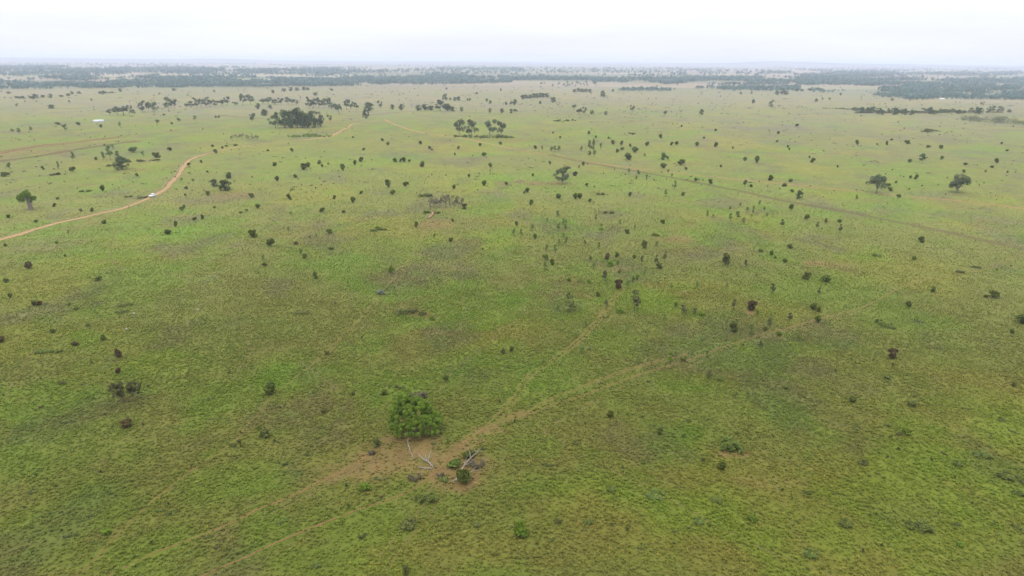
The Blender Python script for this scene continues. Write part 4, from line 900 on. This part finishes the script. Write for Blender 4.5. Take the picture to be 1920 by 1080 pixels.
# ------------------------------------------------------------------ water tank and far sheds
WS = plain('pale_galvanised_steel', (.42, .45, .50), .35, .2)
p = hit(185, 228.5); q = float(depth(p))/F; rt = 9.2*q
root = bpy.data.objects.new('water_tank', None); col.objects.link(root); root.location = p
tag(root, 'wide low pale steel water tank on the far left plain', 'water tank')
mb = MB(); K = 40; hh = 2.3
V = [(rt*math.cos(2*PI*k/K), rt*math.sin(2*PI*k/K), z) for z in (-.3, hh*.5, hh) for k in range(K)]+[((rt-.12)*math.cos(2*PI*k/K), (rt-.12)*math.sin(2*PI*k/K), z) for z in (hh, -.3) for k in range(K)]
mb.add(V, [(i*K+k, i*K+(k+1) % K, (i+1)*K+(k+1) % K, (i+1)*K+k) for i in range(4) for k in range(K)]); obj('wall', mb.mesh('wall', [WS], True), root)
mb = MB(); V = [(0, 0, hh+.5)]+[((rt*1.01)*math.cos(2*PI*k/K), (rt*1.01)*math.sin(2*PI*k/K), hh+.02) for k in range(K)]
mb.add(V, (), [(0, 1+k, 1+(k+1) % K) for k in range(K)]); obj('roof', mb.mesh('roof', [plain('white_steel_roof', (.48, .49, .52), .4)]), root)
def shed(px, py, w, h, label):
    p = hit(px, py); q = float(depth(p))/F; W, D, Hh = w*q, w*q*.6, h*q
    r_ = bpy.data.objects.new('farm_shed', None); col.objects.link(r_); r_.location = p; r_.rotation_euler = (0, 0, -math.atan2(p[0], p[1])+.15); tag(r_, label, 'shed')
    mb = MB(); mb.box((0, 0, Hh*.35-.2), (W, D, Hh*.7+.4)); obj('wall', mb.mesh('wall', [WS]), r_)
    mb = MB(); a, b_ = W*.53, D*.56; z0, z1 = Hh*.7+.05, Hh*1.05
    mb.add([(-a, -b_, z0), (a, -b_, z0), (a, b_, z0), (-a, b_, z0), (-a, 0, z1), (a, 0, z1)], [(0, 1, 5, 4), (2, 3, 4, 5), (0, 3, 2, 1)], [(0, 4, 3), (1, 2, 5)]); obj('roof', mb.mesh('roof', [plain('white_roof_sheet', (.48, .49, .5), .4)]), r_)
shed(1766, 187.5, 7.5, 3.0, 'white-roofed farm shed beside dark trees far off at right'); shed(582, 147.5, 8, 2.5, 'tiny white-roofed shed in the far woodland at left of centre')

# ------------------------------------------------------------------ far woodland and small scrub nobody could count
WM = inst_mat('far_leaves', .15)
def blob(seed, n, leaf, kind):
    rng = np.random.default_rng(seed); mb = MB(); L = []
    if kind == 'tree':
        for i in range(9):
            a = rng.uniform(0, 2*PI); r = rng.uniform(.05, .33); L.append(((r*math.cos(a), r*math.sin(a), rng.uniform(.35, .8)), (rng.uniform(.13, .22), rng.uniform(.13, .22), rng.uniform(.12, .2))))
        mb.tube([(0, 0, -.05), (0, 0, .5)], [.035, .02], 5, .9)
    elif kind == 'shrub':
        for i in range(6):
            a = rng.uniform(0, 2*PI); r = rng.uniform(.05, .25); L.append(((r*math.cos(a), r*math.sin(a), rng.uniform(.25, .7)), rng.uniform(.18, .28)))
    else:
        for i in range(8): L.append(((rng.uniform(-.4, .4), rng.uniform(-.2, .2), rng.uniform(.15, .35)), (rng.uniform(.1, .18), rng.uniform(.1, .18), rng.uniform(.25, .5))))
    mb.leaves(L, n, leaf, rng, low=.5)
    return mb.mesh('far_plant', [WM])
wt = [blob(800+k, 130, .085, 'tree') for k in range(6)]
BELT = [  # pixel polygons as rows: (x0, x1, ytop at x0, ytop at x1, ybottom at x0, ybottom at x1, trees)
 (-420, 260, 126, 126, 141, 140, 1500), (260, 520, 126, 128, 139, 138, 520), (300, 660, 127, 134, 142, 141, 220), (540, 640, 125, 127, 131, 131, 70), (-420, 130, 146, 146, 168, 168, 1900), (130, 480, 147, 146, 166, 164, 1400),
 (-420, 480, 140, 140, 150, 150, 350), (480, 790, 148, 147, 164, 160, 1350), (790, 960, 148, 150, 160, 156, 460), (560, 900, 131, 142, 150, 150, 380), (800, 960, 140, 145, 150, 151, 240), (960, 1120, 145, 147, 152, 151, 330),
 (1110, 1300, 148, 148, 154, 160, 420), (1200, 1440, 147, 146, 158, 161, 900), (1440, 1600, 145, 143, 161, 160, 950), (1600, 1760, 142, 144, 163, 176, 1150), (1700, 2340, 150, 150, 187, 190, 3300), (1640, 1760, 165, 170, 186, 187, 160),
 (1430, 2340, 132, 140, 145, 152, 1000), (1350, 1500, 165, 163, 171, 171, 150), (1160, 1440, 168, 164, 172, 170, 160), (1520, 1700, 168, 172, 174, 184, 120), (960, 1440, 128, 128, 144, 146, 330), (1440, 1920, 124, 128, 140, 142, 500),
 (480, 960, 122, 124, 134, 144, 380), (-420, 480, 119, 119, 127, 127, 380), (1000, 1400, 156, 160, 168, 172, 70), (820, 1000, 129, 130, 132, 132, 90)]
PX = []; PY = []; SZ = []
for x0, x1, a, b_, c, d, n in BELT:
    n = int(n*2.4); u = RND.random(n); v = RND.random(n); PX.append(x0+(x1-x0)*u); top = a+(b_-a)*u; bot = c+(d-c)*u
    cl = fbm((x0+(x1-x0)*u)/75, (top+(bot-top)*v)/3.4, 131, 3); k = cl > .40+.10*RND.random(n)
    PX[-1] = PX[-1][k]; PY.append((top+(bot-top)*v)[k]); SZ.append(np.ones(k.sum()))
PX = np.concatenate(PX); PY = np.concatenate(PY); n = len(PX)
P = hit(PX, PY); dd = np.hypot(P[:, 0], P[:, 1]); hh = RND.uniform(8, 15, n)*np.clip(dd/3000, .75, 1.6); ww = hh*RND.uniform(.8, 1.3, n)
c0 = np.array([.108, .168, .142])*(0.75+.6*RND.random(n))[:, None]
scatter('woodland', P, RND.uniform(0, 6.28, n), np.stack([ww, ww, hh], -1), c0, RND.integers(0, 6, n), wt, 'belts of dark woodland across the far plain', 'woodland')
sb = [blob(820+k, 60, .13, 'shrub') for k in range(4)]+[blob(830+k, 80, .08, 'mound') for k in range(3)]
n = 3600; PX = RND.uniform(-350, 2270, n); t = RND.random(n); PY = np.where(RND.random(n) < .36, 160+60*t, 195+175*t**1.25)
cl = fbm(PX/120, PY/28, 137, 3); lft = (PX < 520) & (PY > 230) & (PY < 345)
k = (RND.random(n) < sstep(.34, .62, cl)+.25*lft); n0 = 700                      # a few low plants nearer too
PX = np.concatenate([PX[k], RND.uniform(-300, 2200, n0)]); PY = np.concatenate([PY[k], 360+680*RND.random(n0)**1.7]); n = len(PX)
P = hit(PX, PY); dd = np.hypot(P[:, 0], P[:, 1]); near = PY > 360
vid = np.where(RND.random(n) < .55, RND.integers(0, 4, n), RND.integers(4, 7, n)); md = vid >= 4
s = np.where(near, RND.uniform(.35, .95, n), RND.uniform(.7, 1.9, n)*np.clip(dd/900, .8, 2.6)); wv = np.where(md, s*RND.uniform(1.4, 3.2, n), s)
rz = np.where(md, -np.arctan2(P[:, 0], P[:, 1])+RND.normal(size=n)*.3, RND.uniform(0, 6.28, n))
pal = np.array([[.045, .062, .022], [.07, .088, .03], [.065, .05, .03], [.085, .13, .035]]); c0 = pal[RND.choice(4, n, p=[.5, .25, .13, .12])]*(.75+.5*RND.random(n))[:, None]
scatter('scrub', P, rz, np.stack([wv, wv, s*np.where(md, .8, 1.05)], -1), c0, vid, sb, 'countless small bushes and weeds speckling the plain', 'scrub')

# ------------------------------------------------------------------ air
HB = 26500.0; ZB, ZT = float(GZ.min())-1.0, max(125.0, float(GZ.max())+8.0)
V = [(sx*HB, sy*HB, z) for z in (ZB, ZT) for sx, sy in ((-1, -1), (1, -1), (1, 1), (-1, 1))]
hz = mesh_np('haze', V, [(0, 3, 2, 1), (4, 5, 6, 7), (0, 1, 5, 4), (1, 2, 6, 5), (2, 3, 7, 6), (3, 0, 4, 7)])
hm = bpy.data.materials.new('haze'); hm.use_nodes = True; nt = hm.node_tree
nt.nodes.remove(nt.nodes['Principled BSDF'])
pv = nt.nodes.new('ShaderNodeVolumePrincipled'); pv.inputs['Color'].default_value = (0.72, 0.79, 1.0, 1)
pv.inputs['Density'].default_value = 1.05e-4; pv.inputs['Anisotropy'].default_value = 0.35
nt.links.new(pv.outputs[0], nt.nodes['Material Output'].inputs['Volume'])
hz.materials.append(hm); tag(obj('haze', hz), 'thin pale air that fades the far plain', 'haze', kind='stuff')

# ------------------------------------------------------------------ sky and light
SUN_EL, SUN_AZ = R(62), R(200)
w = bpy.data.worlds.new('World'); sc.world = w; w.use_nodes = True; nt = w.node_tree; bg = nt.nodes['Background']
geo = nt.nodes.new('ShaderNodeTexCoord'); sp = nt.nodes.new('ShaderNodeSeparateXYZ'); nt.links.new(geo.outputs['Generated'], sp.inputs[0])
zc = math_n(nt, 'MAXIMUM', sp.outputs[2], 0.015)
cb = nt.nodes.new('ShaderNodeCombineXYZ'); nt.links.new(sp.outputs[0], cb.inputs[0]); nt.links.new(sp.outputs[1], cb.inputs[1]); nt.links.new(zc, cb.inputs[2])
sky = nt.nodes.new('ShaderNodeTexSky'); sky.sky_type = 'NISHITA'; sky.sun_disc = False; sky.sun_elevation = SUN_EL; sky.sun_rotation = SUN_AZ
sky.dust_density = 3.0; sky.altitude = 300; nt.links.new(cb.outputs[0], sky.inputs[0])
mp = nt.nodes.new('ShaderNodeMapping'); mp.inputs['Scale'].default_value = (1.6, 1.6, 16); nt.links.new(cb.outputs[0], mp.inputs[0])
no = N(nt, 'ShaderNodeTexNoise', Scale=1.7, Detail=6.0, Roughness=.55); nt.links.new(mp.outputs[0], no.inputs['Vector'])
cl = mixc(nt, no.outputs['Fac'], (5.7, 5.85, 6.3), (8.0, 8.0, 8.1))
zf = math_n(nt, 'MULTIPLY_ADD', zc, 1.9); nt.nodes[-1].inputs[2].default_value = 1.0      # overcast: brighter overhead
zv = nt.nodes.new('ShaderNodeCombineXYZ')
for i in range(3): nt.links.new(zf, zv.inputs[i])
cl = mixc(nt, 1.0, cl, zv.outputs[0], 'MULTIPLY')
mxs = mixc(nt, 0.88, sky.outputs[0], cl)
nt.links.new(mxs, bg.inputs['Color']); bg.inputs['Strength'].default_value = 0.1
sun = bpy.data.lights.new('sun', 'SUN'); sun.energy = 1.35; sun.angle = R(12); sun.color = (1, .95, .87)
so_ = bpy.data.objects.new('sun', sun); col.objects.link(so_)
so_.rotation_euler = (PI/2-SUN_EL, 0, PI-SUN_AZ)
so_.location = (0, 0, 300)

cam = bpy.data.cameras.new('camera'); co = bpy.data.objects.new('camera', cam); col.objects.link(co); sc.camera = co
cam.sensor_width = 36; cam.lens = 36*F/1920; cam.clip_end = 80000; cam.clip_start = 1
co.matrix_world = Matrix.Translation((0, 0, H)) @ Matrix(CAMR.tolist()).to_4x4()
sc.view_settings.view_transform = 'Standard'; sc.view_settings.look = 'None'; sc.view_settings.exposure = 0.55; sc.view_settings.gamma = 1
cy = sc.cycles
cy.max_bounces = 6; cy.diffuse_bounces = 3; cy.glossy_bounces = 2; cy.transmission_bounces = 3; cy.volume_bounces = 1; cy.transparent_max_bounces = 12
cy.use_denoising = True
